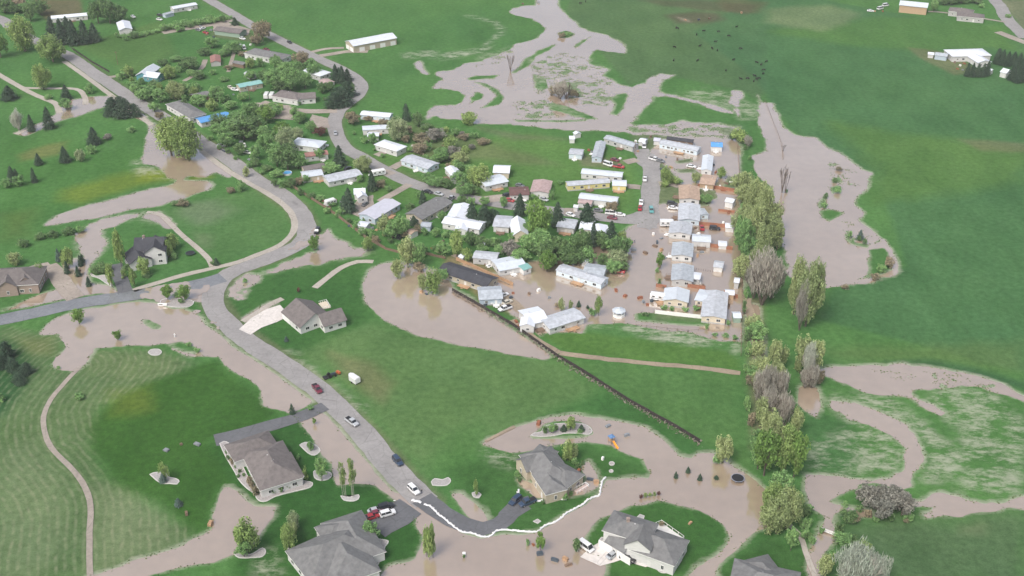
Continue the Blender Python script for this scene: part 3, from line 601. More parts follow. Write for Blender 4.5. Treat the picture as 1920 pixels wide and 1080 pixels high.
mb = MB(); mb.tube((0, 0, -.2), (0, 0, .5), .12, .12, 8); mb.tube((0, 0, .5), (0, 0, .6), .2, .16, 8); VENT = mb.mesh('roof_vent', mat('vent_metal', (.5, .5, .5), .4, .1))
PORCH = []
for k_ in range(3):
    mb = MB(); pw, pd = ((2.4, 1.6), (3.6, 2.4), (5.0, 2.2))[k_]; mb.box((0, pd / 2, .42), (pw, pd, .1)); mb.box((0, pd + .3, .22), (1.1, .6, .1))
    for sx_ in (-1, 1):
        for yy in (.15, pd - .1): mb.box((sx_ * (pw / 2 - .06), yy, .65), (.09, .09, 1.3))
        mb.box((sx_ * (pw / 2 - .06), pd / 2, 1.28), (.07, pd - .1, .07))
    PORCH.append(mb.mesh('porch', (TRIM, WOOD, TANW)[k_]))
def wing_mesh(wl, rf, a, b, w, h, rise, typ, o, oh):
    """a, b ridge ends on plan"""
    u = (b - a); L = u.length; u = u / L; v = Vector((-u.y, u.x, 0)); zr = h + rise; Z3 = Vector((0, 0, 1))
    a = a - o; b = b - o
    if typ == 'g':
        sec = [-v * w / 2, v * w / 2, v * w / 2 + Z3 * h, Z3 * zr, -v * w / 2 + Z3 * h]
        wl.prism(sec, a, b)
        sl = rise / (w / 2); e = w / 2 + oh; th = .16; lo = .02
        sec = [v * e + Z3 * (zr - e * sl + lo), Z3 * (zr + lo), -v * e + Z3 * (zr - e * sl + lo), -v * e + Z3 * (zr - e * sl + lo + th), Z3 * (zr + lo + th), v * e + Z3 * (zr - e * sl + lo + th)]
        rf.prism(sec[::-1], a - u * oh, b + u * oh)
        A, B = a, b
    elif typ == 'f':
        wl.prism([-v * w / 2, v * w / 2, v * w / 2 + Z3 * h, -v * w / 2 + Z3 * h], a, b)
        rf.prism([-v * (w / 2 + oh) + Z3 * (h + .02), v * (w / 2 + oh) + Z3 * (h + .02 + rise), v * (w / 2 + oh) + Z3 * (h + .16 + rise), -v * (w / 2 + oh) + Z3 * (h + .16)], a - u * oh, b + u * oh)
        A, B = a, b
    else:
        A = a - u * (w / 2); B = b + u * (w / 2)
        wl.prism([-v * w / 2, v * w / 2, v * w / 2 + Z3 * h, -v * w / 2 + Z3 * h], A, B)
        e = oh; P = [A - u * e - v * (w / 2 + e), B + u * e - v * (w / 2 + e), B + u * e + v * (w / 2 + e), A - u * e + v * (w / 2 + e)]
        z0 = h + .02; z1 = h + .24
        lo_ = [p + Z3 * z0 for p in P]; hi = [p + Z3 * z1 for p in P]; r0 = a + Z3 * zr; r1 = b + Z3 * zr
        rf.poly([lo_[3], lo_[2], lo_[1], lo_[0]])
        for i in range(4): rf.quad(lo_[i], lo_[(i + 1) % 4], hi[(i + 1) % 4], hi[i], 1)
        rf.quad(hi[0], hi[1], r1, r0); rf.poly([hi[1], hi[2], r1]); rf.quad(hi[2], hi[3], r0, r1); rf.poly([hi[3], hi[0], r0])
    return A, B, u, v
def house(name, cat, label, ref, roof, wall, wings, door='white', garage=(), chim=0, vents=1, group=None, winkey=(1.1, 1.0), skirt=None, spacing=3.2, oh=None, nowin=False, porch=False):
    W0 = []
    for i, wg in enumerate(wings):
        x1, y1, x2, y2, w, h, rise, typ = wg[:8]; h += .035 * i; zr = h + rise
        a = G(x1, y1, zr); b = G(x2, y2, zr); a.z = b.z = 0
        if typ == 'h':   # ridge ends given: keep at least a short ridge
            if (b - a).length < .6: b = a + (b - a).normalized() * .6
        W0.append((a, b, w, h, rise, typ, wg[8] if len(wg) > 8 else roof, wg[9] if len(wg) > 9 else wall))
    o = (W0[0][0] + W0[0][1]) / 2
    root = thing(name, cat, o, label=label, group=group)
    px, py = PX(o); land(px, py, ref)
    rr = random.Random(int(px * 7 + py)); done = {}
    for (a, b, w, h, rise, typ, rk, wk) in W0:
        wl = MB(); rf = MB(); A, B, u, v = wing_mesh(wl, rf, a, b, w, h, rise, typ, o, oh if oh is not None else (.28 if w < 7 else .45))
        wl.build('wall', wallmat(wk), root); ro = rf.build('roof', [roofmat(rk), TRIM], root)
        L = (B - A).length
        if nowin: continue
        camv = Vector((0, 0, 0)) - (A + B) / 2 - o; camv.z = 0; camv.normalize()
        for side, nrm, c0, dirv, ln in ((0, -v, (A + B) / 2 - v * w / 2, u, L), (1, v, (A + B) / 2 + v * w / 2, -u, L), (2, -u, A, -v, w), (3, u, B, v, w)):
            if nrm.dot(camv) < -.15: continue
            def inside(pt):
                for (a2, b2, w2, h2, r2, t2, _, _) in W0:
                    if a2 is a: continue
                    uu = (b2 - a2); LL = uu.length; uu = uu / LL; q = pt + o - a2; ex = w2 / 2 if t2 == 'h' else 0
                    if -ex - .4 < q.dot(uu) < LL + ex + .4 and abs(q.dot(Vector((-uu.y, uu.x, 0)))) < w2 / 2 + .4: return True
                return False
            n = max(1, int((ln - 1.2) / spacing)) if ln > 2.4 else 0
            ang = math.atan2(dirv.y, dirv.x)
            for lev in range(2 if h > 5 else 1):
                zc = (1.55 if h < 5 else 1.6) + lev * 2.8
                if h < 2.3: zc = 1.3
                for k in range(n):
                    off = (k + .5 - n / 2) * (ln / n) * .88 + rr.uniform(-.3, .3)
                    pt = c0 + dirv * off
                    if inside(pt): continue
                    pt = pt + nrm * .04
                    if side < 2 and lev == 0 and door and not done.get('d') and (k == n // 2):
                        done['d'] = 1; link('door', DOORM[door], root, (pt.x, pt.y, .05), ang)
                        if porch: q = pt + nrm * .1; link('porch', PORCH[int(px + py) % 3], root, (q.x, q.y, 0), math.atan2(-nrm.x, nrm.y))
                        continue
                    key = winkey if not (k % 3 == 1) else (1.6, 1.2)
                    if h < 2.3: key = (1.1, 1.0)
                    wf = link('window', WIN[key][0], root, (pt.x, pt.y, zc), ang); link('pane', WIN[key][1], wf)
        if skirt:
            sk = MB(); P = [A - v * (w / 2 + .03), B - v * (w / 2 + .03), B + v * (w / 2 + .03), A + v * (w / 2 + .03)]
            P[0] = P[0] - u * .03; P[3] = P[3] - u * .03; P[1] = P[1] + u * .03; P[2] = P[2] + u * .03
            sk.prism(P, Vector((0, 0, 0)), Vector((0, 0, .55))); sk.build('skirting', mat('skirt_' + skirt, WM[skirt], .8, .2), root)
    a, b, w, h, rise, typ, rk, wk = W0[0]
    for k in range(vents):
        p = a.lerp(b, rr.uniform(.2, .8)) - o; link('roof_vent', VENT, root, (p.x + rr.uniform(-.8, .8), p.y + rr.uniform(-.8, .8), h + rise * .75 + .1))
    if chim: p = a.lerp(b, .3) - o; link('chimney', CHIM, root, (p.x, p.y, h + rise - .2))
    for (wi, side, offs, sc_) in garage:
        a, b, w, h, rise, typ, rk, wk = W0[wi]; u = (b - a).normalized(); v = Vector((-u.y, u.x, 0)); ex = w / 2 if typ == 'h' else 0
        if side == 'front': c0, dv, nr = (a + b) / 2 - v * w / 2, u, -v
        elif side == 'start': c0, dv, nr = a - u * ex, v, -u
        else: c0, dv, nr = b + u * ex, v, u
        for of in offs:
            p = c0 + dv * of + nr * .06 - o; gd = link('garage_door', GDM, root, (p.x, p.y, .03), math.atan2(dv.y, dv.x)); gd.scale = (sc_, 1, 1.15)
    return root
MG = 'mobile homes of the riverside park'
def mob(label, ref, roof, wall, x1, y1, x2, y2, w=5, h=2.7, rise=.7, extra=(), **k):
    k.setdefault('group', MG); k.setdefault('vents', 2 if w < 6 else 1); k.setdefault('porch', True); k.setdefault('skirt', 'grey')
    return house('mobile_home', 'mobile home', label, ref, roof, wall, [(x1, y1, x2, y2, w, h, rise, 'g')] + list(extra), **k)
def shed(label, ref, roof, wall, x1, y1, x2, y2, w=3, h=2.2, rise=.6, cat='shed', name='shed', typ='g', **k):
    k.setdefault('vents', 0); k.setdefault('door', 'white')
    return house(name, cat, label, ref, roof, wall, [(x1, y1, x2, y2, w, h, rise, typ)], nowin=True, **k)
HG = None
# the four big houses near the camera and their neighbours
house('house', 'house', 'large grey brown hipped house with black driveway above left of the bottom edge', 'the house with the black driveway', 'brown', 'white',
      [(501, 844, 514, 868, 12.5, 3.0, 3.4, 'h'), (457, 830, 484, 821, 9, 3.0, 2.4, 'h'), (524, 862, 530, 873, 9, 3.0, 2.4, 'h')], winkey=(1.6, 1.2), vents=3, spacing=3.6)
house('house', 'house', 'very large grey hipped house beside driveway crowded with cars, bottom centre', 'the very large grey hipped house', 'grey', 'white',
      [(606, 1020, 646, 1002, 15, 3.0, 4.4, 'h'), (652, 976, 668, 1004, 11.5, 3.0, 3.6, 'h'), (640, 1018, 650, 1036, 13, 3.0, 3.9, 'h'), (627, 984, 640, 979, 8, 3.0, 2.4, 'h')], winkey=(1.6, 1.2), vents=3, spacing=3.6)
house('house', 'house', 'grey gabled house ringed by brown flood water behind the white sandbag line', 'the grey gabled house', 'grey', 'beige',
      [(1018, 848, 1036, 872, 10.2, 3.4, 3.4, 'h'), (978, 862, 1006, 852, 6.4, 3.4, 2.3, 'g'), (1040, 870, 1058, 880, 8, 3.2, 2.5, 'h'), (1010, 850, 1019, 841, 6.4, 3.2, 2.1, 'h'), (1026, 886, 1035, 899, 6.6, 3.2, 2.3, 'h')], winkey=(.9, 1.5), vents=2)
house('house', 'house', 'two storey grey roofed house with white patio on the round lawn island', 'the house on the round lawn island', 'grey', 'white',
      [(1170, 974, 1196, 982, 8.5, 5.6, 2.2, 'h'), (1207, 984, 1196, 1012, 7, 5.7, 2.5, 'g'), (1224, 1003, 1244, 1010, 10.5, 3.6, 3.0, 'h'), (1150, 994, 1184, 1014, 6.5, 3.2, 2.0, 'g')], winkey=(.9, 1.5), garage=((3, 'front', (-3.2, 3.2), 1.0),), vents=1, chim=1)
house('house', 'house', 'grey hipped house cut by the bottom edge, right of the round lawn island', 'the house cut by the bottom edge', 'grey', 'stone',
      [(1422, 1072, 1450, 1078, 13, 3.2, 3.6, 'h'), (1436, 1062, 1430, 1054, 8, 3.2, 2.6, 'h')], vents=1)
house('house', 'house', 'grey brown roofed white house with pale concrete drive above the main road', 'the pale concrete drive', 'brown', 'white',
      [(556, 560, 590, 588, 12.5, 3.0, 3.4, 'g'), (598, 590, 638, 578, 8.5, 3.0, 2.6, 'g')], winkey=(1.6, 1.2), garage=((0, 'front', (-4.2,), 1.1), (0, 'start', (0,), 1.1)), vents=2)
house('house', 'house', 'two storey white house with charcoal gabled roof beside the murky flooded lawn', 'the charcoal roofed two storey house', 'charcoal', 'white',
      [(254, 446, 306, 444, 10.5, 5.6, 3.0, 'g'), (291, 442, 288, 462, 8.0, 5.7, 2.6, 'g'), (250, 463, 262, 480, 8.5, 3.4, 2.4, 'g')], winkey=(.9, 1.5), garage=(), chim=1)
house('house', 'house', 'brown hipped house with arched stone front at the left edge', 'the brown house at the left edge', 'brown', 'stone',
      [(2, 505, 40, 503, 14, 4.0, 3.6, 'h'), (14, 515, 10, 528, 7, 4.1, 2.4, 'g'), (45, 512, 46, 520, 6, 4.1, 2.2, 'g')], winkey=(.9, 1.5), vents=2)
# older houses north of the main road
house('house', 'house', 'teal walled house with pale metal roof and front gable near the long road', 'the teal walled house', 'paleblue', 'teal', [(266, 136, 287, 120, 7.5, 3, 1.8, 'g'), (276, 134, 300, 137, 7, 3, 1.6, 'g')])
house('house', 'house', 'white house with plain grey roof left of the bright blue roof', 'the plain grey roofed house', 'grey', 'white', [(333, 190, 362, 207, 9, 3, 1.9, 'h')])
mob('white home with a bright blue roof beside the big olive willow', 'the bright blue roof', 'blue', 'white', 372, 223, 426, 211, 7, 2.8, .9, group='older houses by the long road')
mob('long white home with shiny roof behind the dark conifer clump, top left', 'the conifer hidden home', 'white', 'white', 96, 30, 163, 24, 6.5, 2.8, .9, group='older houses by the long road')
shed('tall white metal garage standing alone on grass, upper left', 'the tall white garage', 'white', 'white', 230, 38, 235, 52, 7.5, 3.6, 1.2, 'garage', 'garage')
mob('white home at the top edge beside the grey lane', 'the top edge home', 'white', 'white', 322, 13, 366, 5, 6, group='older houses by the long road')
shed('small blue grey shed below the white home at top', 'the blue grey shed at top', 'bluegrey', 'bluegrey', 307, 25, 323, 21, 3.5)
shed('red and grey roofed cabin standing alone in a green yard', 'the red and grey cabin', 'redbrown', 'grey', 403, 102, 404, 114, 5.5, 2.4, .9, 'cabin', 'cabin')
shed('low dark shed with pale roof edge right of the red cabin', 'the low dark shed', 'grey', 'brown', 440, 114, 460, 118, 4, cat='shed')
shed('small grey gabled shed near the teal roofed home', 'the small grey gabled shed', 'lightgrey', 'grey', 463, 134, 474, 139, 4)
mob('long home with a faded teal green roof', 'the teal green roof', 'teal', 'beige', 446, 159, 488, 151, 6, group='older houses by the long road')
house('house', 'house', 'wide grey hipped house with white walls beside the upper road', 'the wide grey hipped house', 'grey', 'white', [(480, 92, 522, 100, 10, 3, 1.9, 'h')])
shed('grey brown roofed workshop beside the gravel yard, top left', 'the gravel yard workshop', 'brown', 'green', 408, 50, 455, 56, 8, 2.8, 1.2, 'workshop', 'workshop')
r = house('barn', 'barn', 'long beige barn with bright white roof alone in the green field', 'the long white roofed barn', 'white', 'beige', [(655, 77, 735, 62, 11, 4.2, 1.6, 'g')], nowin=True, vents=0,
      garage=((0, 'front', (-9, -2, 5, 12), .75), (0, 'start', (-2.7, 2.7), 1.0)))
house('house', 'house', 'white hipped house left of the road bend conifers', 'the white hipped house by the bend', 'white', 'white', [(583, 127, 600, 132, 8, 2.8, 1.6, 'h')])
shed('small pinkish roofed outbuilding left of the bend conifers', 'the pinkish outbuilding', 'pink', 'white', 606, 148, 618, 154, 6)
house('house', 'house', 'brown roofed white house with dark garage mouth beside the gravel turnaround', 'the turnaround house', 'brown', 'white', [(533, 171, 552, 174, 9.5, 3, 1.9, 'h'), (560, 175, 590, 173, 8, 3, 1.7, 'g')])
mob('white roofed home right of the upper road, topmost of the pair', 'the topmost white home by the bend', 'white', 'paleblue', 679, 209, 733, 214, 5.5)
mob('pale blue roofed home below the topmost one by the bend', 'the pale blue home below the bend', 'paleblue', 'white', 680, 238, 728, 235, 5.5)
shed('small white roofed shed in front of the pale blue home', 'the small shed by the pale blue home', 'white', 'white', 690, 250, 710, 250, 5)
house('house', 'house', 'small bright white hipped house with windows all round, right of the upper road', 'the small bright white house', 'white', 'white', [(722, 266, 742, 272, 7, 2.8, 1.2, 'h')])
mob('pale grey blue home on a lawn above the upper road', 'the grey blue home on the lawn', 'lightgrey', 'paleblue', 763, 293, 812, 309, 8)
house('house', 'house', 'pale blue hipped house left of the upper road below the red tree', 'the pale blue hipped house', 'paleblue', 'white', [(566, 262, 590, 265, 8, 2.8, 1.3, 'h')])
mob('white home with a rusty red roof behind the black spruce', 'the rusty red roofed home', 'redbrown', 'white', 572, 288, 613, 283, 5)
mob('light blue metal roofed home with brown rear part near the blue pool', 'the light blue home by the pool', 'paleblue', 'beige', 566, 325, 603, 320, 6.5, extra=[(568, 313, 606, 306, 5, 2.8, .9, 'g', 'brown')])
mob('long white home with pale grey roof on a mown lawn', 'the long white home on the mown lawn', 'lightgrey', 'white', 611, 333, 672, 320, 7.5)
house('house', 'house', 'small white cottage with two gables behind the dark spruce', 'the small white cottage', 'white', 'white', [(664, 354, 684, 353, 5.5, 2.8, 1.4, 'g'), (675, 357, 680, 365, 4, 2.8, 1.2, 'g')])
mob('pale violet metal roofed home with blue gable wall', 'the pale violet roofed home', 'violet', 'bluegrey', 688, 402, 735, 374, 8.5, 2.9, 1.0)
mob('long dark grey shingled home with beige walls below the upper road', 'the long dark grey home', 'grey', 'beige', 776, 401, 832, 370, 9, 2.8, 1.3)
mob('white T shaped home with a projecting porch', 'the white T shaped home', 'white', 'white', 870, 381, 856, 405, 8.5, 2.8, 1.1, extra=[(836, 407, 904, 419, 7, 2.8, 1.0, 'g'), (869, 415, 864, 428, 5, 2.6, .9, 'g')])
mob('grey white home with striped roof sections left of the steep white gable', 'the grey white striped home', 'lightgrey', 'white', 929, 410, 957, 412, 10, 2.8, 1.0)
house('house', 'house', 'steep narrow white gable house with dark front windows', 'the steep white gable house', 'white', 'cream', [(970, 405, 976, 432, 6.5, 3.2, 2.2, 'g')])
mob('pale blue metal roofed home right of the round olive tree', 'the pale blue home by the olive tree', 'paleblue', 'white', 903, 340, 944, 331, 8.5)
shed('white garage behind the pale blue metal roofed home', 'the olive tree garage', 'white', 'cream', 927, 312, 955, 313, 8, 3, 1.2, 'garage', 'garage')
mob('slim white home pointing downhill left of the round olive tree', 'the slim white home', 'white', 'white', 844, 311, 861, 331, 5)
shed('pinkish red flat looking roof on an open lawn', 'the pinkish red roof', 'pink', 'white', 1018, 337, 1012, 358, 8, 2.6, .6, 'building', 'outbuilding')
mob('dark red brown roofed home left of the pinkish red roof', 'the dark red brown roof', 'darkred', 'white', 956, 356, 990, 355, 8)
# rows left of the street
mob('small light grey home alone at the head of the pasture', 'the small light grey home', 'lightgrey', 'paleblue', 1069, 281, 1093, 283, 6.5)
mob('narrow blue grey home end on to the camera by the red pickups', 'the narrow end on home', 'bluegrey', 'bluegrey', 1127, 264, 1119, 293, 4.6)
mob('pale blue long home, upper of the parallel pair by the street', 'the upper pale blue long home', 'paleblue', 'white', 1092, 318, 1167, 325, 5.5)
mob('long yellow walled home with thin grey roof', 'the long yellow home', 'lightgrey', 'yellow', 1063, 342, 1141, 336, 4.6)
mob('short yellow walled home with pale blue roof right of the long yellow one', 'the short yellow home', 'paleblue', 'yellow', 1149, 340, 1174, 341, 6)
mob('white roofed home with a reddish lower roof section', 'the home with the reddish lean-to', 'paleblue', 'white', 1088, 364, 1158, 372, 5.5, extra=[(1086, 375, 1110, 378, 4, 2.3, .4, 'g', 'pink')])
shed('tiny white shed left of the dark spruces by the lane', 'the tiny white shed', 'white', 'white', 1077, 384, 1084, 385, 2)
mob('grey white home between the dark spruces and the big green tree', 'the grey white home between trees', 'lightgrey', 'white', 1049, 414, 1080, 418, 8)
mob('white home mostly hidden among dark spruces at the lane corner', 'the white home hidden by spruces', 'white', 'white', 1090, 418, 1112, 420, 8, extra=[(1122, 420, 1128, 438, 7, 2.8, .9, 'g', 'white')])
mob('long L shaped pale blue home standing in flood water', 'the L shaped home in the water', 'lightgrey', 'paleblue', 1050, 498, 1134, 524, 5.5, extra=[(1098, 500, 1134, 505, 8, 2.7, .8, 'g', 'bluegrey')])
shed('square white awning roofed shed behind the L shaped home', 'the square white shed', 'white', 'white', 1092, 484, 1105, 485, 3.5)
mob('blue grey roofed home with green porch end in the flood', 'the home with the green porch', 'paleblue', 'white', 930, 495, 978, 486, 9, extra=[(975, 500, 989, 495, 5, 2.5, .5, 'g', 'teal')])
mob('small grey home behind the tan board fence', 'the small grey home behind the fence', 'lightgrey', 'grey', 890, 474, 933, 478, 6)
mob('long charcoal roofed beige home beside the oval flood pond', 'the long charcoal home', 'charcoal', 'beige', 833, 495, 922, 524, 8, 2.8, 1.2)
mob('blue grey roofed garage home with parked white vehicles', 'the home with white vehicles', 'bluegrey', 'bluegrey', 898, 545, 939, 543, 9, 2.8, 1.2)
mob('white metal roofed home with a square skylight near the dirt track', 'the white home by the dirt track', 'white', 'white', 983, 590, 1017, 583, 10, 2.8, 1.2, extra=[(991, 592, 988, 607, 5, 2.8, 1.0, 'g')])
mob('long slanting white home with pale grey roof on the flood edge', 'the long slanting white home', 'lightgrey', 'white', 1021, 604, 1085, 584, 7.5)
# right of the street
mob('tan roofed white home above the lined up homes', 'the tan roofed home', 'tan', 'white', 1292, 347, 1293, 371, 8.5)
mob('large pale grey blue home directly below the tan roof', 'the home below the tan roof', 'lightgrey', 'paleblue', 1293, 381, 1292, 410, 8.6, extra=[(1312, 391, 1320, 402, 4, 2.4, .3, 'g', 'bluegrey')])
mob('pale blue roofed home with cluttered deck', 'the home with the cluttered deck', 'lightgrey', 'white', 1278, 415, 1275, 435, 8.6)
mob('detached white roof behind the red fence in brown water', 'the detached white roof', 'paleblue', 'white', 1299, 443, 1332, 445, 6)
mob('arched grey blue home below the cluttered deck', 'the arched grey blue home', 'bluegrey', 'white', 1281, 454, 1279, 477, 7.8)
mob('blue grey home with a bright white side canopy', 'the home with the white canopy', 'bluegrey', 'grey', 1281, 495, 1279, 523, 7.8, extra=[(1297, 515, 1313, 517, 5, 2.3, .3, 'g', 'white')])
mob('white roofed home with a cream windowed end wall', 'the cream ended home', 'paleblue', 'cream', 1270, 539, 1267, 560, 8.8, 2.8, 1.0)
mob('long blue grey home with cream end and white side wing, lowest of the row', 'the lowest home of the row', 'lightgrey', 'cream', 1343, 545, 1338, 592, 8.5, extra=[(1309, 551, 1325, 554, 8, 2.6, .4, 'g', 'paleblue')])
mob('tan roofed home right of the tan roofed white home', 'the wide tan roof', 'tan', 'tan', 1316, 333, 1341, 336, 10)
mob('narrow pale blue home end on beside the wide tan roof', 'the narrow pale blue home', 'paleblue', 'white', 1328, 290, 1325, 317, 4.6)
mob('long home with a row of blue white windows at the park head', 'the long many windowed home', 'lightgrey', 'paleblue', 1241, 263, 1311, 277, 5.5, spacing=2.2)
mob('bright blue roofed home in flood water at upper right', 'the small blue roof in the flood', 'blue', 'white', 1334, 268, 1354, 269, 5.5)
mob('long grey home slanting beside the upper creek flood', 'the long home by the creek', 'bluegrey', 'grey', 1138, 254, 1192, 270, 5)
mob('dark roofed narrow home behind the many windowed home', 'the dark narrow home', 'charcoal', 'brown', 1252, 256, 1300, 262, 3.4)
shed('pale gabled shed right of the slanting grey home', 'the pale gabled shed', 'white', 'white', 1201, 260, 1211, 262, 4.5)
shed('small lilac grey shed left of the dark narrow home', 'the lilac grey shed', 'violet', 'white', 1227, 259, 1238, 260, 4)
shed('white box shed at the creek end of the park', 'the white box shed', 'white', 'white', 1080, 246, 1084, 249, 3)
shed('white domed shed left of the creek end box shed', 'the white domed shed', 'white', 'white', 1068, 256, 1077, 256, 4)
shed('white two part shed by the east fence', 'the two part white shed', 'white', 'white', 1363, 371, 1377, 374, 4, 2.8, .8)
shed('flat white shed roof on brown water near a red deck', 'the flat white shed', 'white', 'white', 1361, 420, 1376, 421, 4)
shed('low white roof behind the second red fence', 'the low white roof', 'white', 'white', 1348, 455, 1362, 456, 4, 1.6, .3)
shed('white greenhouse like shed standing in water beside garden posts', 'the shed beside the posts', 'lightgrey', 'white', 1340, 492, 1356, 494, 5)
shed('tall white shed against the trees', 'the tall white shed', 'white', 'grey', 1378, 523, 1386, 524, 3.5, 2.8, .5)
shed('long low white roof above the short red fence', 'the long low white roof', 'white', 'tan', 1361, 545, 1376, 546, 3.5)
shed('green shed with striped pale roof at the lower right of the park', 'the green striped shed', 'paleblue', 'green', 1375, 588, 1388, 588, 4)
# far right
house('barn', 'barn', 'tan barn with pale blue roof at the top edge', 'the tan barn', 'paleblue', 'tan', [(1689, 1, 1740, 6, 10, 5.0, 1.6, 'g')], nowin=True, vents=0)
house('house', 'house', 'brown roofed house with pale front beside the top right road', 'the brown house at top right', 'brown', 'grey', [(1795, 14, 1812, 16, 9, 3, 1.9, 'h'), (1810, 23, 1832, 25, 9, 3, 1.8, 'h')])
shed('blue grey gabled shed left of the white farmhouse', 'the blue grey farm shed', 'bluegrey', 'bluegrey', 1755, 98, 1777, 101, 5, 2.6, 1)
shed('small white twin shed beside the blue grey farm shed', 'the white twin shed', 'white', 'white', 1741, 98, 1751, 99, 4)
house('house', 'house', 'large white roofed farmhouse beside a dark windbreak', 'the white farmhouse', 'white', 'white', [(1798, 94, 1832, 93, 12, 3.2, 1.8, 'h'), (1824, 99, 1847, 113, 8, 3, 1.2, 'g')])
shed('white peaked shed between the two dark windbreaks', 'the white peaked shed', 'white', 'white', 1882, 128, 1893, 131, 6, 3, 1.4)
shed('tiny white hut right of the near windbreak', 'the tiny white hut', 'white', 'white', 1857, 129, 1861, 130, 2.5)
shed('small barrel roofed tan shed behind the oval pond trees', 'the barrel roofed shed', 'cream' if 'cream' in RM else 'tan', 'white', 768, 430, 777, 434, 4)
shed('small dark blue roofed shed beside the long dark grey home', 'the dark blue roofed shed', 'bluegrey', 'bluegrey', 791, 418, 808, 419, 4)
shed('small white hut on the lawn below the T shaped home', 'the small white hut', 'white', 'white', 902, 452, 910, 453, 3)
shed('white round topped tank shed near the small grey home', 'the white tank shed', 'white', 'white', 865, 476, 872, 479, 3)
shed('white open carport below the pale violet roofed home', 'the white carport', 'white', 'white', 673, 417, 690, 420, 4, 2.2, .4)
shed('low grey barn frame beside the white house, upper left', 'the grey barn frame', 'grey', 'brown', 361, 178, 390, 172, 7, 2.4, .8)
land(700, 560, 'the oval flood pond'); land(850, 570, 'the oval flood pond'); land(1560, 420, 'the round flood lake'); land(1450, 380, 'the round flood lake')
land(1050, 170, 'the flooded creek'); land(960, 110, 'the flooded creek'); land(150, 640, 'the mown meadow shore'); land(340, 550, 'the wet road junction'); land(60, 690, 'the mown meadow')
land(90, 300, 'the left golf lawn'); land(60, 180, 'the thin grey footpath'); land(225, 205, 'the straight main road'); land(640, 480, 'the puddle by the curve'); land(575, 440, 'the main road curve')
land(1420, 640, 'the brown side channel'); land(1450, 820, 'the tall tree belt'); land(1440, 520, 'the big grey tree row'); land(1640, 950, 'the lower right creek'); land(1560, 1000, 'the footbridge')
land(1060, 805, 'the kidney shaped garden bed'); land(1290, 890, 'the round lawn channel'); land(1220, 930, 'the round lawn shore'); land(650, 920, 'the birch bed'); land(1150, 480, 'the flooded street'); land(1240, 480, 'the flooded street')
land(1385, 260, 'the park corner by the creek'); land(820, 260, 'the scrubby slope'); land(900, 280, 'the scrubby slope'); land(1320, 90, 'the far brown pasture'); land(1400, 130, 'the far brown pasture')
land(35, 50, 'the top left lane'); land(240, 225, 'the flooded golf path')
# ------------------------------------------------------------------ trees
def leafcloud(seed, n, leaf, shape='round', clumps=46, zmin=.12, cr=.15, flat=.75, stretch=1.0):
    rs = np.random.RandomState(seed); P = []
    cz = (1 + zmin) / 2; rz = (1 - zmin) / 2
    cl = []
    for k in range(clumps):
        d = rs.normal(size=3); d /= np.linalg.norm(d); rr = rs.uniform(.45, .86) if k % 5 else rs.uniform(0.05, .4)
        p = d * rr * np.array([.5, .5, rz])
        if shape == 'column': p[:2] *= .85 - .5 * max(0, p[2] / rz) * .8
        if shape == 'willow': p[:2] *= 1.0 - .35 * abs(p[2] / rz); p[2] *= 1.02
        if shape == 'vase': p[:2] *= .75 + .3 * p[2] / rz
        cl.append((p, cr * rs.uniform(.6, 1.25)))
    ci = rs.randint(0, clumps, n); pts = np.array([cl[i][0] for i in ci]); rad = np.array([cl[i][1] for i in ci])
    off = rs.normal(size=(n, 3)); off /= np.linalg.norm(off, axis=1)[:, None]; off *= (rs.uniform(.35, 1, n) ** .6 * rad)[:, None]; off[:, 2] *= (1 - zmin) * (1.0 if shape in ('round', 'shrub') else 1.35) * flat / .75
    pts = pts + off; pts[:, 2] += cz
    nr = off / (np.linalg.norm(off, axis=1)[:, None] + 1e-6) + rs.normal(size=(n, 3)) * .55; nr /= np.linalg.norm(nr, axis=1)[:, None]
    t1 = np.cross(nr, rs.normal(size=(n, 3))); t1 /= np.linalg.norm(t1, axis=1)[:, None] + 1e-9; t2 = np.cross(nr, t1)
    s = (leaf * rs.uniform(.6, 1.4, n))[:, None]
    if stretch > 1:
        up = np.array([0, 0, 1.0]) + off * 2.0 + rs.normal(size=(n, 3)) * .3; up /= np.linalg.norm(up, axis=1)[:, None]; t1 = up; t2 = np.cross(up, rs.normal(size=(n, 3))); t2 /= np.linalg.norm(t2, axis=1)[:, None]
    a = t1 * s * stretch; b_ = t2 * s * .62 / (stretch ** .5)
    V = np.stack([pts - a, pts + b_, pts + a, pts - b_], 1).reshape(-1, 3); V[:, 2] = np.maximum(V[:, 2], .01)
    return V
def quads_mesh(V, name, m):
    me = bpy.data.meshes.new(name); n = len(V) // 4; me.from_pydata(V.tolist(), [], np.arange(n * 4).reshape(n, 4).tolist()); me.materials.append(m); me.update(); return me
def spruce_cloud(seed, n, leaf, irregular=0.0):
    rs = np.random.RandomState(seed); h = rs.uniform(0, 1, n) ** 1.5 * .93 + .05; tier = np.floor(h * 13) / 13; an = rs.uniform(0, 2 * math.pi, n)
    rmax = .5 * np.minimum(1, 1.35 * (1 - h)) ** (.8 if not irregular else .5) * (1 + .28 * np.sin(an * 3 + tier * 40 + seed) + .15 * np.sin(an * 7 + tier * 19) + irregular * np.sin(an * 2 + 3)) * (1.08 - .35 * (h * 13 % 1)); rr = rmax * rs.uniform(.25, 1, n) ** .5
    pts = np.stack([rr * np.cos(an), rr * np.sin(an), h], 1); out = np.stack([np.cos(an), np.sin(an), -rs.uniform(.1, .6, n)], 1)
    side = np.stack([-np.sin(an), np.cos(an), rs.uniform(-.4, .4, n)], 1); s = (leaf * rs.uniform(.6, 1.4, n))[:, None]
    return np.stack([pts - out * s, pts + side * s * .5, pts + out * s, pts - side * s * .5], 1).reshape(-1, 3)
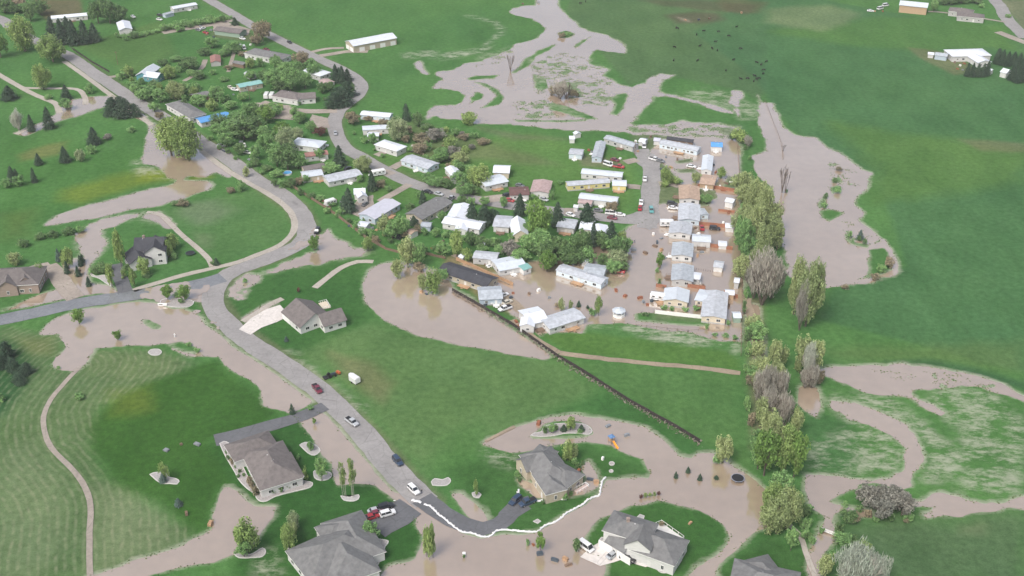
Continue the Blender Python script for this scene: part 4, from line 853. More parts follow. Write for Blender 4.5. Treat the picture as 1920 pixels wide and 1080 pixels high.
def limbs(seed, n=7, r=.03, top=.75, spread=.3, name='trunk', m=None, trunkh=.35):
    rr = random.Random(seed); mb = MB(); mb.tube((0, 0, 0), (0, 0, trunkh), r, r * .72, 7)
    mb.tube((0, 0, trunkh), (rr.uniform(-.03, .03), rr.uniform(-.03, .03), top), r * .72, r * .15, 5)
    for k in range(n):
        a = 2 * math.pi * k / n + rr.uniform(-.4, .4); z0 = trunkh * rr.uniform(.6, 1.4); z1 = z0 + rr.uniform(.2, .42); s = spread * rr.uniform(.6, 1.1)
        q = (s * .55 * math.cos(a), s * .55 * math.sin(a), (z0 + z1) / 2 - .02); e = (s * math.cos(a), s * math.sin(a), min(z1, .92))
        mb.tube((0, 0, z0), q, r * .45, r * .3, 5); mb.tube(q, e, r * .3, r * .08, 4)
        for j in range(2): mb.tube(q, (e[0] * rr.uniform(.5, 1.3), e[1] * rr.uniform(.5, 1.3), min(.95, e[2] + rr.uniform(-.1, .12))), r * .2, r * .05, 4)
    return mb.mesh(name, m or BARK)
def twigs(seed, depth=4, r=.022, m=None, spread=.55, n0=5, name='branches', lift=.55):
    rr = random.Random(seed); mb = MB()
    def go(p, d, L, r_, k):
        q = p + d * L
        if q.z > 1: q.z = 1
        mb.tube(p, q, r_, r_ * .6, 5 if k > 2 else 3)
        if k == 0: return
        for j in range(3 if k > 1 else 4):
            nd = (d + Vector((rr.uniform(-1, 1), rr.uniform(-1, 1), rr.uniform(-.3, .8))) * spread).normalized(); go(q, nd, L * rr.uniform(.6, .85), r_ * .58, k - 1)
    for j in range(n0):
        a = 2 * math.pi * j / n0 + rr.uniform(-.4, .4); d = Vector((math.cos(a) * .55, math.sin(a) * .55, 1)).normalized(); go(Vector((0, 0, 0)), d, .30 * rr.uniform(.8, 1.1), r, depth)
    return mb.mesh(name, m or BARK)
L_ = {
 'G': leafmat('leaf_mid_green', (0.136, 0.259, 0.104), (0.304, 0.504, 0.190)), 'O': leafmat('leaf_olive', (0.183, 0.274, 0.090), (0.356, 0.481, 0.171)), 'D': leafmat('leaf_dark_green', (0.091, 0.169, 0.070), (0.203, 0.328, 0.130)),
 'W': leafmat('leaf_silver', (.25, .32, .17), (.44, .51, .30)), 'B': leafmat('leaf_bright', (0.115, 0.220, 0.054), (0.225, 0.369, 0.102)), 'N': leafmat('leaf_brown', (0.203, 0.181, 0.125), (0.385, 0.335, 0.227)),
 'R': leafmat('leaf_dark_red', (0.092, 0.046, 0.040), (0.185, 0.092, 0.073)), 'C': leafmat('needle_dark', (0.031, 0.061, 0.041), (0.077, 0.129, 0.079)), 'K': leafmat('needle_blue', (0.061, 0.103, 0.091), (0.133, 0.194, 0.169)), 'Y': leafmat('twig_grey', (.28, .27, .235), (.50, .48, .43), 5),
 'P': leafmat('leaf_pale_green', (.235, .295, .125), (.41, .49, .24)), 'H': leafmat('twig_brown', (0.185, 0.158, 0.144), (0.317, 0.277, 0.245)), 'V': leafmat('twig_silver', (0.397, 0.414, 0.359), (0.661, 0.690, 0.612), 5), 'U': leafmat('leaf_purple_grey', (.20, .20, .175), (.34, .335, .30)) }
# kind -> (object name, category, look, crown material, shape, leaf count, leaf size, trunk)
KINDS = {
 'O': ('leafy_tree', 'tree', 'olive green tree', 'O', 'willow'), 'G': ('leafy_tree', 'tree', 'mid green tree', 'G', 'round'), 'D': ('leafy_tree', 'tree', 'dark green tree', 'D', 'round'),
 'W': ('leafy_tree', 'tree', 'pale silvery tree', 'W', 'willow'), 'B': ('leafy_tree', 'tree', 'bright green tree', 'B', 'round'), 'N': ('leafy_tree', 'tree', 'brownish tree', 'N', 'round'),
 'R': ('leafy_tree', 'tree', 'dark red tree', 'R', 'round'), 'P': ('leafy_tree', 'tree', 'pale green tree', 'P', 'willow'), 'U': ('leafy_tree', 'tree', 'grey purple tree', 'U', 'round'),
 'C': ('spruce_tree', 'conifer', 'dark conifer', 'C', 'spruce'), 'K': ('spruce_tree', 'conifer', 'blue green spruce', 'K', 'spruce'), 'J': ('pine_tree', 'conifer', 'dark ragged pine', 'C', 'pine'),
 'Y': ('bare_tree', 'tree', 'bare grey tree', 'Y', 'twig'), 'V': ('bare_tree', 'tree', 'silver budding tree', 'V', 'twig'), 'H': ('dead_tree', 'tree', 'bare dead tree', None, 'dead'),
 'A': ('aspen_tree', 'tree', 'white stemmed tree', 'O', 'aspen'), 'L': ('columnar_tree', 'tree', 'narrow olive tree', 'O', 'column'),
 's': ('shrub', 'shrub', 'green shrub', 'G', 'shrub'), 'o': ('shrub', 'shrub', 'olive shrub', 'O', 'shrub'), 'n': ('shrub', 'shrub', 'brown shrub', 'N', 'shrub'), 'd': ('shrub', 'shrub', 'dark shrub', 'D', 'shrub'), 'y': ('shrub', 'shrub', 'grey twiggy shrub', 'Y', 'shrub'), 'r': ('shrub', 'shrub', 'dark red shrub', 'R', 'shrub'),
}
TT = {}
def template(kind, size, var):
    key = (kind, size, var)
    if key in TT: return TT[key]
    nm, cat, look, mk, shp = KINDS[kind]; sd_ = sum(map(ord, kind)) * 10 + var * 3 + size
    n = (1000, 2600, 6000)[size]; lf = (.060, .038, .024)[size]; parts = []
    if shp in ('round', 'willow'):
        parts = [('crown', quads_mesh(leafcloud(sd_, n, lf, shp, (30, 52, 90)[size], .03 if shp == 'willow' else .13, (.17, .15, .115)[size]), 'crown', L_[mk])), ('trunk', limbs(sd_))]
    elif shp == 'column':
        parts = [('crown', quads_mesh(leafcloud(sd_, int(n * .6), lf * 1.1, shp, 36, .08, .15), 'crown', L_[mk])), ('trunk', limbs(sd_, 5, .03, .8, .15))]
    elif shp == 'shrub':
        parts = [('foliage', quads_mesh(leafcloud(sd_, (500, 1300, 3000)[size], lf * 1.25, shp, 24, .0, .2), 'foliage', L_[mk])), ('stem', limbs(sd_, 4, .02, .6, .3, 'stem', None, .1))]
    elif shp in ('spruce', 'pine'):
        parts = [('crown', quads_mesh(spruce_cloud(sd_, int(n * (1.0 if shp == 'spruce' else .8)), lf * 1.5, .0 if shp == 'spruce' else .4), 'crown', L_[mk])), ('trunk', limbs(sd_, 0, .035, .9))]
    elif shp == 'twig':
        parts = [('crown', quads_mesh(leafcloud(sd_, int(n * .95), lf * .62, 'vase', 70, .12, .13, stretch=3.2), 'crown', L_[mk])), ('trunk', twigs(sd_, 3, .02, PALEB if kind == 'V' else BARK, name='trunk'))]
    elif shp == 'dead':
        parts = [('trunk', limbs(sd_, 0, .04, .5, trunkh=.15)), ('branches', twigs(sd_, 3, .03, BARK, .22, 4))]
    elif shp == 'aspen':
        parts = [('crown', quads_mesh(leafcloud(sd_, int(n * .30), lf * 1.0, 'column', 30, .3, .13), 'crown', L_[mk]))]
        rr = random.Random(sd_)
        for k in range(3):
            mb = MB(); x, y = rr.uniform(-.22, .22), rr.uniform(-.22, .22); mb.tube((x, y, 0), (x * 1.1, y * 1.1, .5), .022, .016, 6); mb.tube((x * 1.1, y * 1.1, .5), (x * 1.15, y * 1.15, .95), .016, .004, 5)
            for j in range(5):
                z = rr.uniform(.35, .85); a = rr.uniform(0, 6.28); mb.tube((x * 1.1, y * 1.1, z), (x + .2 * math.cos(a), y + .2 * math.sin(a), z + .12), .006, .002, 3)
            parts.append(('trunk', mb.mesh('trunk', PALEB)))
    TT[key] = parts
    return parts
GRP = {'C': 'dark conifers', 'J': 'dark conifers', 'K': 'dark conifers'}
def tree(kind, x, yb, yt, w, big=None):
    nm, cat, look, mk, shp = KINDS[kind]; s = ppm(yb); H = max(.5, hgt(x, yb, yt)); wm = w / s
    if shp in ('round', 'willow', 'shrub', 'twig'): H = max(.5, H - wm * .16)   # the far rim of a wide crown shows above its top
    p = G(x, yb); pxh = H * s
    size = 2 if wm > 9.0 or pxh > 90 else (1 if wm > 3.6 else 0); var = (int(x * 3 + yb)) % 3
    if kind not in 'OGWPYV': size = min(size, 1)
    parts = template(kind, size, var)
    adj = ''
    if shp not in ('shrub', 'dead', 'twig'):
        adj = 'tall ' if H > 12 else ('small ' if H < 4.5 else '')
        if wm > 1.15 * H and not adj: adj = 'broad '
    elif shp == 'shrub': adj = 'low ' if H < 1.2 else ('large ' if H > 3.2 else '')
    else: adj = 'large ' if H > 9 else ''
    root = thing(nm, cat, p, R.uniform(0, 6.28), look=adj + look, group={'spruce_tree': 'dark conifers', 'pine_tree': 'dark conifers', 'shrub': 'garden and roadside shrubs', 'aspen_tree': 'thin stemmed trees in beds', 'dead_tree': 'dead trees in the water', 'bare_tree': 'grey trees along the creek'}.get(nm, 'leafy trees'))
    root.scale = (wm, wm, H)
    for pn, me in parts: link(pn, me, root)
TREES = '''
O 47 96 15 60;O 100 116 55 66;C 100 76 30 26;C 118 82 34 26;C 140 84 36 26;C 160 82 36 24;C 178 78 42 24;C 128 66 30 22;D 185 44 -8 36;D 207 44 -6 40;D 228 42 4 34;D 196 26 -12 34;D 10 24 -12 40;N 35 18 -12 34;D 78 28 -8 38;D 58 40 2 28
B 2 108 48 38;O 82 168 110 42;C 18 186 160 30;V 36 245 200 28;V 28 240 215 16;C 60 246 214 17;C 93 241 200 23;C 125 186 158 19;s 168 176 152 20;G 125 206 180 26;s 90 186 174 18;J 212 214 182 32;J 236 220 184 32;J 254 218 194 22;J 226 205 180 26
C 177 270 238 26;U 201 262 248 18;s 246 248 234 18;O 322 292 206 66;O 354 300 208 68;O 340 280 204 60;O 242 144 118 28;O 318 147 115 38;P 330 187 142 46;G 302 192 160 34;G 282 182 158 32;D 355 132 100 46;G 330 114 100 30;D 306 122 106 26;D 372 148 128 30
G 408 190 154 38;G 432 205 184 28;O 398 208 182 28;D 458 262 208 62;G 432 258 218 44;D 478 250 205 46;G 410 250 226 36;s 231 70 60 22;s 250 68 56 26;s 270 66 56 24;s 290 62 52 24;s 310 56 40 24;s 330 55 36 28;s 350 50 32 28;s 370 47 30 28;s 390 44 28 26;s 410 40 26 26;s 428 36 26 22
C 441 47 32 14;G 398 90 64 32;G 440 94 70 34;D 385 104 84 30;G 420 106 88 24;N 493 78 27 38;N 480 86 58 24;N 565 126 88 34;G 515 168 120 46;G 545 170 116 50;G 572 166 128 34;D 525 172 140 34;D 498 154 124 30;G 536 150 110 34;C 630 154 120 20;C 642 156 123 20;C 652 152 128 18;C 636 148 126 16
J 640 196 162 38;J 652 182 152 32;J 628 202 172 28;D 618 170 148 24;B 500 230 194 38;G 562 232 204 28;W 538 285 228 46;W 558 262 234 34;R 600 254 234 30;D 540 318 262 50;G 520 312 262 40;G 560 316 280 40;G 496 262 230 32;N 663 233 206 32;N 690 226 214 20;W 746 264 210 50;J 762 226 194 18;D 784 238 205 26;n 655 222 206 20
o 876 232 204 38;n 790 268 244 38;U 818 264 234 40;o 842 282 250 36;n 785 288 262 34;G 828 304 270 36;U 850 300 268 32;D 802 250 226 30;n 870 262 246 26;n 905 270 254 30;n 765 250 232 24;s 800 282 262 26;s 860 320 296 26;H 957 134 97 20;Y 1050 186 144 42;H 1062 186 150 40;n 1040 178 158 26;n 1075 182 164 24;n 1053 70 58 16;s 1066 66 58 16
o 1385 266 236 34;Y 1402 276 250 22;D 1372 262 246 18;C 1868 120 90 15;C 1878 122 92 15;C 1888 124 96 15;C 1899 122 98 15;C 1910 124 98 15;C 1920 126 100 15;C 1873 108 90 12;C 1902 110 96 12;C 1813 143 117 13;C 1822 144 117 13;C 1832 144 118 13;C 1842 144 118 13;C 1850 142 112 12;C 1896 151 120 17;C 1906 155 124 17;C 1916 153 118 17;C 1900 140 110 14;C 1914 138 108 14
D 1770 9 -12 30;D 1785 8 -12 30;D 1802 6 -14 30;G 1750 22 -6 20;D 1830 6 -10 30;s 1840 14 4 14;s 1890 33 24 14
C 123 304 274 22;C 24 340 311 18;C 65 342 314 13;C 73 309 287 16;W 152 303 274 22;s 172 288 268 22;s 35 348 322 26;s 12 352 330 24;C 30 330 316 10;d 75 448 432 26;d 100 445 428 26;d 130 440 422 28;s 152 434 420 24;d 45 462 444 26;O 228 500 428 22;O 130 502 460 28;C 152 499 478 10;C 127 513 488 11;C 118 487 468 11;K 111 490 466 12;C 147 518 498 11;r 148 516 502 12;C 167 536 518 11;C 155 492 476 10
d 190 512 488 36;s 178 510 496 24;o 205 508 490 22;O 317 482 446 24;O 272 516 478 32;O 324 467 434 28;O 210 538 494 17;O 252 538 500 16;O 77 522 490 22;P 28 497 470 32;s 328 486 470 14;d 275 520 510 20;o 232 522 500 14;d 240 508 492 20;s 453 358 334 22;n 434 362 348 18;n 343 386 371 26;d 330 384 374 20;C 406 497 483 11;d 400 496 486 14;s 320 478 462 16
C 637 310 272 26;P 682 322 284 42;G 622 324 300 38;C 698 357 320 20;n 715 352 332 26;C 655 397 352 27;C 645 390 366 16;D 545 352 330 26;N 560 347 328 20;G 520 332 314 28;D 500 320 306 26;G 575 342 326 18;D 480 312 292 22;n 547 350 334 20;P 722 442 398 32;G 750 445 396 38;G 736 450 408 34;C 776 422 404 16;C 793 382 356 15;s 787 372 352 18;G 815 350 324 38;D 836 352 330 30;G 800 342 320 26
P 862 306 278 40;G 842 300 276 28;D 830 298 272 26;O 900 348 299 54;G 870 368 336 38;D 888 364 344 26;C 885 417 378 26;J 908 417 386 34;J 925 410 392 24;O 857 482 424 32;D 884 460 430 28;s 870 452 436 24;d 925 458 444 36;s 905 470 456 26;B 590 470 438 22;P 746 522 478 26;P 765 502 438 38;G 784 500 452 30;O 812 552 498 38;P 792 545 510 22;G 830 530 500 24;n 785 508 488 26;U 957 480 444 40;G 940 478 454 28
B 1008 455 362 54;G 1010 478 420 56;C 1045 424 378 28;C 1100 424 380 36;C 1112 462 415 18;C 1145 462 414 30;C 975 403 362 25;D 1090 484 422 44;D 1046 484 438 48;D 1022 492 444 46;D 1062 492 452 44;G 976 492 462 42;B 1025 510 462 34;D 1066 496 468 38;N 1040 470 446 30;N 1147 399 372 26;D 1162 488 438 46;W 1156 500 460 48;G 1150 512 482 36;D 1130 470 440 26;B 1237 503 470 16;D 1168 508 486 24;G 1172 470 440 28
O 1248 346 308 26;o 1262 345 326 26;o 1245 349 334 22;s 1272 344 332 20;P 1305 342 318 24;O 1352 334 310 22;G 1325 382 360 22;s 1318 378 362 20;G 945 390 366 20;s 1000 372 360 20;s 1050 345 335 14;G 1035 375 352 14
P 1405 424 330 42;P 1418 400 326 36;P 1400 460 372 40;P 1450 440 372 36;P 1420 525 440 44;G 1388 450 400 26;P 1456 470 410 30;P 1428 440 336 48;G 1392 484 398 42;P 1440 466 388 52;P 1412 470 370 50;G 1402 500 430 44;P 1425 500 410 40;Y 1428 572 452 88;Y 1445 560 470 60;Y 1412 560 478 50;P 1510 612 474 58;P 1488 590 470 40;P 1525 590 484 36;Y 1498 620 520 34;P 1500 700 622 38;P 1524 700 630 38;V 1512 718 636 34;Y 1520 728 680 34;Y 1508 728 690 30;N 1535 722 688 20
P 1448 700 630 30;P 1465 690 640 26;P 1430 720 660 34;P 1452 740 672 38;P 1425 800 740 34;G 1415 860 800 28;P 1490 820 760 28;Y 1440 748 676 48;Y 1422 758 690 40;Y 1462 752 690 36;Y 1440 790 716 52;Y 1470 800 730 40;B 1432 892 800 58;O 1470 890 790 60;B 1488 895 805 46;P 1450 850 770 50;G 1420 880 820 34;P 1436 838 760 44;O 1445 975 895 58;P 1474 992 905 60;P 1455 1000 915 60;P 1440 1000 935 44;G 1458 940 872 54;G 1495 960 920 26;P 1355 868 812 42;s 1343 868 850 18;G 1482 1032 984 28;s 1512 990 965 20;s 1508 1008 990 22;d 1510 970 945 16
U 1622 950 902 44;U 1655 950 904 52;U 1690 966 918 50;U 1652 972 932 52;U 1670 940 906 40;Y 1640 946 906 44;Y 1700 955 925 30;d 1590 978 950 36;n 1600 976 958 28;d 1572 1000 974 20;G 1578 1022 996 40;d 1600 1016 1002 28;V 1600 1110 1010 112;V 1640 1100 1030 60;P 1545 1082 1034 36;O 1618 1050 1010 34;s 1700 975 960 24;s 1560 1045 1030 16;s 1540 1000 984 12
n 1573 320 311 15;n 1665 502 478 22;s 1652 510 490 22;n 1640 524 510 20;n 1583 542 530 16;d 1610 452 440 10;K 1612 449 431 13;d 1621 457 446 12;s 1592 446 432 12;d 1565 342 332 12;s 1570 362 348 16;s 1545 390 376 14;d 1548 372 360 10;H 1466 362 302 20;H 1472 362 310 16;d 1474 361 353 8;H 1468 284 268 10
B 149 607 576 28;B 221 638 616 18;B 315 562 531 24;B 347 562 531 28;s 332 556 546 20;d 340 568 556 14;J 14 672 640 30;J 26 696 670 26;J 50 701 680 24;J 36 718 698 24;J 5 690 665 22;s 4 752 735 18;s 150 748 734 20;s 355 648 640 12;s 370 660 650 14;C 548 776 757 11;s 582 768 758 14;r 560 548 538 8;K 537 640 630 8
L 308 900 864 18;A 316 902 870 14;K 306 904 888 14;O 465 1036 968 54;G 458 1044 1010 34;K 335 948 934 15;W 552 992 955 30;O 543 1034 978 34;P 548 1012 975 28;G 695 1014 976 36;L 800 1044 982 18;L 812 1046 978 18;L 806 1050 984 18;A 645 932 862 20;A 662 934 858 22;L 655 870 858 10;G 604 902 854 24;G 583 846 826 14;K 582 838 826 11;L 893 930 896 12;L 890 918 908 8;B 590 796 782 8;s 110 692 686 8
O 1064 864 822 28;P 1075 862 830 18;B 1013 1036 994 22;s 990 1022 1010 10;d 1080 1034 1006 18;d 1022 812 796 14;G 1034 812 792 16;D 1042 808 794 12;C 1057 808 796 12;O 1070 806 778 24;C 1090 808 796 12;s 1088 812 804 14;C 1267 896 884 8;C 1290 886 875 9;C 1312 900 888 9;C 1343 898 891 9;r 1202 935 926 8;o 1210 932 922 8;o 1218 931 922 8;o 1226 930 920 8;r 1235 929 920 8
P 1052 584 556 14;P 1070 582 560 10;O 1122 592 552 16;C 1085 575 563 8;s 1110 592 574 16;C 1102 578 572 6;n 1045 575 566 12;s 1232 512 500 8;n 1235 505 492 8;d 1236 534 520 7;d 870 1046 1038 8;s 460 530 521 10;s 1325 618 606 8;s 1340 630 622 12;s 1360 632 624 14;s 1378 636 626 14;s 1345 594 580 14;s 1365 610 598 10;s 1305 582 570 16;s 1245 580 570 14;s 1260 582 572 12;s 1285 583 574 14;d 1210 592 584 14
P 462 332 310 14;s 600 376 362 22;s 622 386 374 20;s 640 400 386 22;n 705 455 440 18;s 690 440 424 20;d 815 470 458 18;n 825 474 462 16;s 680 420 408 18;n 760 445 430 18;d 565 365 350 18;d 585 372 358 20;s 470 225 212 14;s 495 178 168 12;s 560 196 186 12;d 610 188 180 12;n 430 130 118 20;s 420 152 140 22;s 350 214 200 20;s 250 160 148 26;s 268 172 156 24;s 238 146 136 18;s 370 168 150 22;D 345 205 184 20
d 512 926 914 12;d 528 922 908 12;d 540 916 904 12;d 556 910 898 12;r 500 922 908 10;d 484 926 914 10;d 425 850 843 8;d 433 842 835 7;d 428 862 852 8;n 436 870 854 12;d 443 878 870 8;d 450 886 878 8;d 447 895 888 8;d 457 893 886 8;n 470 915 890 16;n 480 930 908 16;o 574 900 872 12;s 560 862 850 8
r 705 1020 1008 10;r 708 1034 1022 10;r 706 1048 1034 12;r 694 1062 1050 10;d 562 1040 1030 9;d 568 1050 1040 9;d 576 1060 1050 9;r 586 1072 1060 10;d 553 1034 1024 10;o 615 1068 1056 14;s 970 896 880 12;d 975 905 892 10;s 1078 872 856 14;d 1083 880 866 12;d 1092 872 862 8;y 1225 1052 1036 14;y 1240 1058 1044 14;y 1252 1054 1038 14;y 1262 1046 1032 12;y 1215 1046 1034 10;y 1271 1048 1038 10;n 1240 986 976 12;s 1140 992 986 8;d 1018 946 934 8;s 1060 938 924 12;d 1070 930 918 10
d 1394 590 560 10;d 1400 640 612 12;s 1402 668 640 14;n 1404 724 700 16;s 1398 700 676 14;s 1400 770 740 16;n 1408 800 770 18;s 1398 560 540 12;d 1398 280 270 12;s 1405 300 290 10
'''
TREES += 'G 270 190 160 32;G 255 175 152 26;D 290 168 146 28;G 345 175 148 30;G 375 200 172 30;O 365 182 158 24;G 470 215 184 36;G 448 232 200 38;D 410 240 208 36;G 425 275 240 36;G 500 285 245 40;B 530 255 222 34;G 478 300 268 30;D 450 290 262 28;G 585 250 222 24;G 600 300 275 22;G 470 150 128 26;G 455 190 168 24;G 590 145 112 30;D 605 175 150 24;O 470 128 104 22;G 700 270 246 24;N 720 240 218 22;G 860 345 318 34;D 770 400 376 22;G 830 415 392 22;O 690 470 440 26;G 790 480 452 30;G 830 480 450 30;O 875 490 462 26;G 1080 470 438 34;G 995 440 405 30;D 1010 480 440 40;G 290 210 188 24;G 320 235 215 20;N 300 225 205 18'
# hedgerows and yard thickets: every bush or tree of the row is its own plant
rh = random.Random(11)
for kinds, line, gap, h0, h1 in (('GDsOG', '425,235 455,240 490,255 520,262', 15, 18, 32), ('GDOs', '455,215 495,215 530,212', 16, 16, 28), ('sGDs', '388,262 420,285 460,305 500,335 540,362', 17, 10, 20), ('GOsD', '505,205 540,212 575,222', 16, 14, 24),
      ('GDG', '480,122 520,128 560,138 600,140', 15, 18, 30), ('GOG', '490,150 530,158 570,160', 15, 18, 30), ('sGs', '330,125 345,140 380,145 400,135', 14, 10, 18), ('GsDO', '340,180 350,195 385,190 440,192', 16, 12, 22),
      ('UsoG', '780,242 820,245 860,256 900,262', 17, 10, 20), ('oUsn', '770,262 830,275 880,285 910,285', 18, 10, 18), ('sGnO', '790,300 840,315 880,325 900,355', 17, 12, 24), ('GDs', '845,375 885,382 925,392', 15, 12, 22),
      ('GsnG', '735,420 770,432 820,445 850,452', 16, 12, 22), ('sGDs', '600,395 640,412 690,445 740,462 800,475', 18, 10, 20), ('GDs', '880,455 920,462 960,455 990,448', 16, 14, 26), ('DGD', '1010,505 1050,500 1100,492 1140,505', 18, 22, 38),
      ('GsDG', '980,470 1020,475 1070,470', 18, 24, 36), ('DGO', '1120,455 1150,470 1170,455', 15, 20, 34), ('sG', '640,330 690,350 730,365', 18, 8, 16), ('sGs', '650,215 660,245 690,270 720,300', 17, 8, 16), ('Gsn', '735,235 760,250 770,300', 16, 12, 22),
      ('GsD', '200,62 240,74 290,66', 14, 10, 16), ('DGsD', '300,60 350,54 400,44 430,38', 13, 10, 18), ('DG', '20,25 60,20 90,15', 18, 20, 34), ('GDN', '420,100 450,105 470,120', 14, 12, 22), ('sOG', '225,150 260,158 310,175', 16, 12, 20),
      ('PPG', '1392,340 1398,400 1392,470 1396,530', 22, 34, 56), ('PGP', '1412,610 1420,650 1416,700 1418,760', 18, 24, 42), ('GsdG', '1505,985 1515,1010 1530,1030', 12, 14, 24), ('sds', '1500,935 1512,960 1508,990', 12, 12, 20), ('sdn', '1560,945 1590,955 1640,975 1700,978 1730,968', 18, 10, 18)):
    V_ = [float(q) for q in line.replace(',', ' ').split()]; pp = list(zip(V_[::2], V_[1::2])); acc = 0; k = 0
    for (xa, ya), (xb, yb_) in zip(pp, pp[1:]):
        L1 = math.hypot(xb - xa, yb_ - ya); n = max(1, int(L1 / gap))
        for i in range(n):
            u = (i + rh.uniform(.1, .9)) / n; hh = rh.uniform(h0, h1); x = xa + (xb - xa) * u + rh.uniform(-5, 5); y = ya + (yb_ - ya) * u + rh.uniform(-4, 4)
            TREES += '\n%s %.0f %.0f %.0f %.0f' % (kinds[k % len(kinds)], x, y, y - hh, hh * rh.uniform(.85, 1.25)); k += 1
for ln in TREES.replace('\n', ';').split(';'):
    if ln.strip():
        k, x, yb, yt, w = ln.split(); tree(k, float(x), float(yb), float(yt), float(w))
# ------------------------------------------------------------------ vehicles
def paint(k):
    c = dict(white=(.74, .75, .75), silver=(.42, .44, .46), black=(.015, .016, .02), navy=(.03, .055, .10), red=(.36, .02, .025), maroon=(.16, .02, .04), grey=(.14, .15, .16), teal=(.12, .35, .35), blue=(.05, .12, .28), orange=(.5, .12, .03), cream=(.62, .58, .48))[k]
    m = mat('paint_' + k, c, .28, .05, 1, .1, .6); m.node_tree.nodes['Principled BSDF'].inputs['Coat Weight'].default_value = .5; return m
HL = mat('lamp_lens', (.6, .6, .55), .15, .02); TL = mat('tail_lens', (.35, .02, .02), .2, .02); BLK = mat('black_plastic', (.02, .02, .022), .5, .1)
def sec(x, zb, zt, wb, wt, rnd=.12):
    return [(x, -wb, zb), (x, -wb, zb + (zt - zb) * .55), (x, -wt, zt - rnd), (x, -wt + rnd, zt), (x, wt - rnd, zt), (x, wt, zt - rnd), (x, wb, zb + (zt - zb) * .55), (x, wb, zb)]
PROF = { # body sections (x, z_bottom, z_top, half width), cabin (x0,x1,x2,x3, z)
 'car': ([(-2.25, .42, .85, .78), (-2.1, .30, .98, .86), (-1.2, .28, 1.0, .9), (.9, .28, .98, .9), (1.9, .30, .86, .86), (2.25, .42, .72, .76)], (-1.75, -1.15, .35, 1.05, 1.45), 1.35, .33),
 'suv': ([(-2.35, .5, 1.05, .84), (-2.25, .38, 1.15, .92), (-1.2, .36, 1.15, .95), (1.0, .36, 1.13, .95), (2.1, .38, 1.03, .92), (2.35, .5, .9, .82)], (-2.25, -2.05, .45, 1.15, 1.85), 1.42, .39),
 'van': ([(-2.5, .5, 1.15, .9), (-2.4, .38, 1.25, .98), (-1.2, .36, 1.25, 1.0), (1.2, .36, 1.2, 1.0), (2.3, .40, 1.0, .95), (2.5, .5, .85, .85)], (-2.42, -2.3, 1.2, 1.95, 2.15), 1.55, .37),
 'pickup': ([(-2.8, .55, 1.08, .9), (-2.7, .42, 1.12, .96), (-1.2, .40, 1.12, .98), (1.3, .40, 1.14, .98), (2.5, .42, 1.06, .95), (2.8, .55, .9, .85)], (-.55, -.4, 1.0, 1.6, 1.85), 1.75, .41) }
VG = 'cars and trucks parked about the valley'
def build_vehicle(typ):
    body, cab, wbx, wr = PROF[typ]; out = {}
    mb = MB(); mb.loft([sec(x, zb, zt, w, w * .95) for x, zb, zt, w in body])
    if typ == 'pickup':   # rails round the load bed
        pass
    x0, x1, x2, x3, zt = cab; zb = body[2][2] - .04; W_ = body[2][3] - .06; wt = W_ - .14
    # roof plate and pillars
    mb.loft([[(x, -wt, zt - .07), (x, -wt + .08, zt), (x, wt - .08, zt), (x, wt, zt - .07)] for x in (x1 - .05, (x1 + x2) / 2, x2 + .05)])
    for s in (-1, 1):
        for (xa, xb) in ((x0, x1), (x3, x2), ((x0 + x3) / 2 - .2, (x1 + x2) / 2 - .1)): mb.tube((xa, s * (W_ - .02), zb), (xb, s * (wt - .02), zt - .04), .05, .045, 5)
    out['body'] = mb
    g = MB(); lo = [(x0 + .02, -W_, zb), (x3 - .02, -W_, zb), (x3 - .02, W_, zb), (x0 + .02, W_, zb)]; hi = [(x1, -wt, zt - .05), (x2, -wt, zt - .05), (x2, wt, zt - .05), (x1, wt, zt - .05)]
    g.loft([lo, hi]); out['windows'] = g
    if typ == 'pickup': bed = MB(); bed.box((-1.68, 0, 1.135), (1.95, 1.6, .03)); out['load_bed'] = bed
    return out, wbx, wr, body
VT = {}
def vehicle(typ, colr, x, y, dx, dy, label=None, z=0.12, look=None):
    if typ not in VT:
        out, wbx, wr, body = build_vehicle(typ); wl = MB(); wl.tube((0, -.11, 0), (0, .11, 0), wr, wr, 14); rm = MB(); rm.tube((0, -.125, 0), (0, .125, 0), wr * .6, wr * .6, 10)
        hl = MB(); hl.box((0, 0, 0), (.08, .32, .14)); VT[typ] = (out, wbx, wr, body, wl.mesh('tyre', TYRE), rm.mesh('rim', RIM), hl.mesh('headlight', HL), hl.mesh('tail_light', TL), out['windows'].mesh('windows', GLASS), {})
    out, wbx, wr, body, wl, rm, hl, tl, gl, cache = VT[typ]
    if colr not in cache: cache[colr] = out['body'].mesh('body', paint(colr))
    p = G(x, y); q = G(x + dx, y + dy); a = math.atan2((q - p).y, (q - p).x)
    nm = {'car': 'parked_car', 'suv': 'parked_suv', 'van': 'parked_van', 'pickup': 'pickup_truck'}[typ]; cat = {'car': 'car', 'suv': 'car', 'van': 'van', 'pickup': 'pickup truck'}[typ]
    cw = {'suv': 'sport utility car', 'pickup': 'pickup truck'}.get(typ, typ)
    o = thing(nm, cat, (p.x, p.y, z), a, label=label, look=look or f'{colr} {cw}', group=VG)
    link('body', cache[colr], o); link('windows', gl, o)
    if typ == 'pickup': link('load_bed', out['load_bed'].mesh('load_bed', BLK), o)
    for sx_ in (-1, 1):
        for sy in (-1, 1):
            w = link('wheel', wl, o, (sx_ * wbx, sy * (body[2][3] - .12), wr)); link('rim', rm, w)
    for sy in (-1, 1): link('headlight', hl, o, (body[-1][0] - .08, sy * .58, body[-1][2] - .12)); link('tail_light', tl, o, (body[0][0] + .06, sy * .62, body[0][2] - .14))
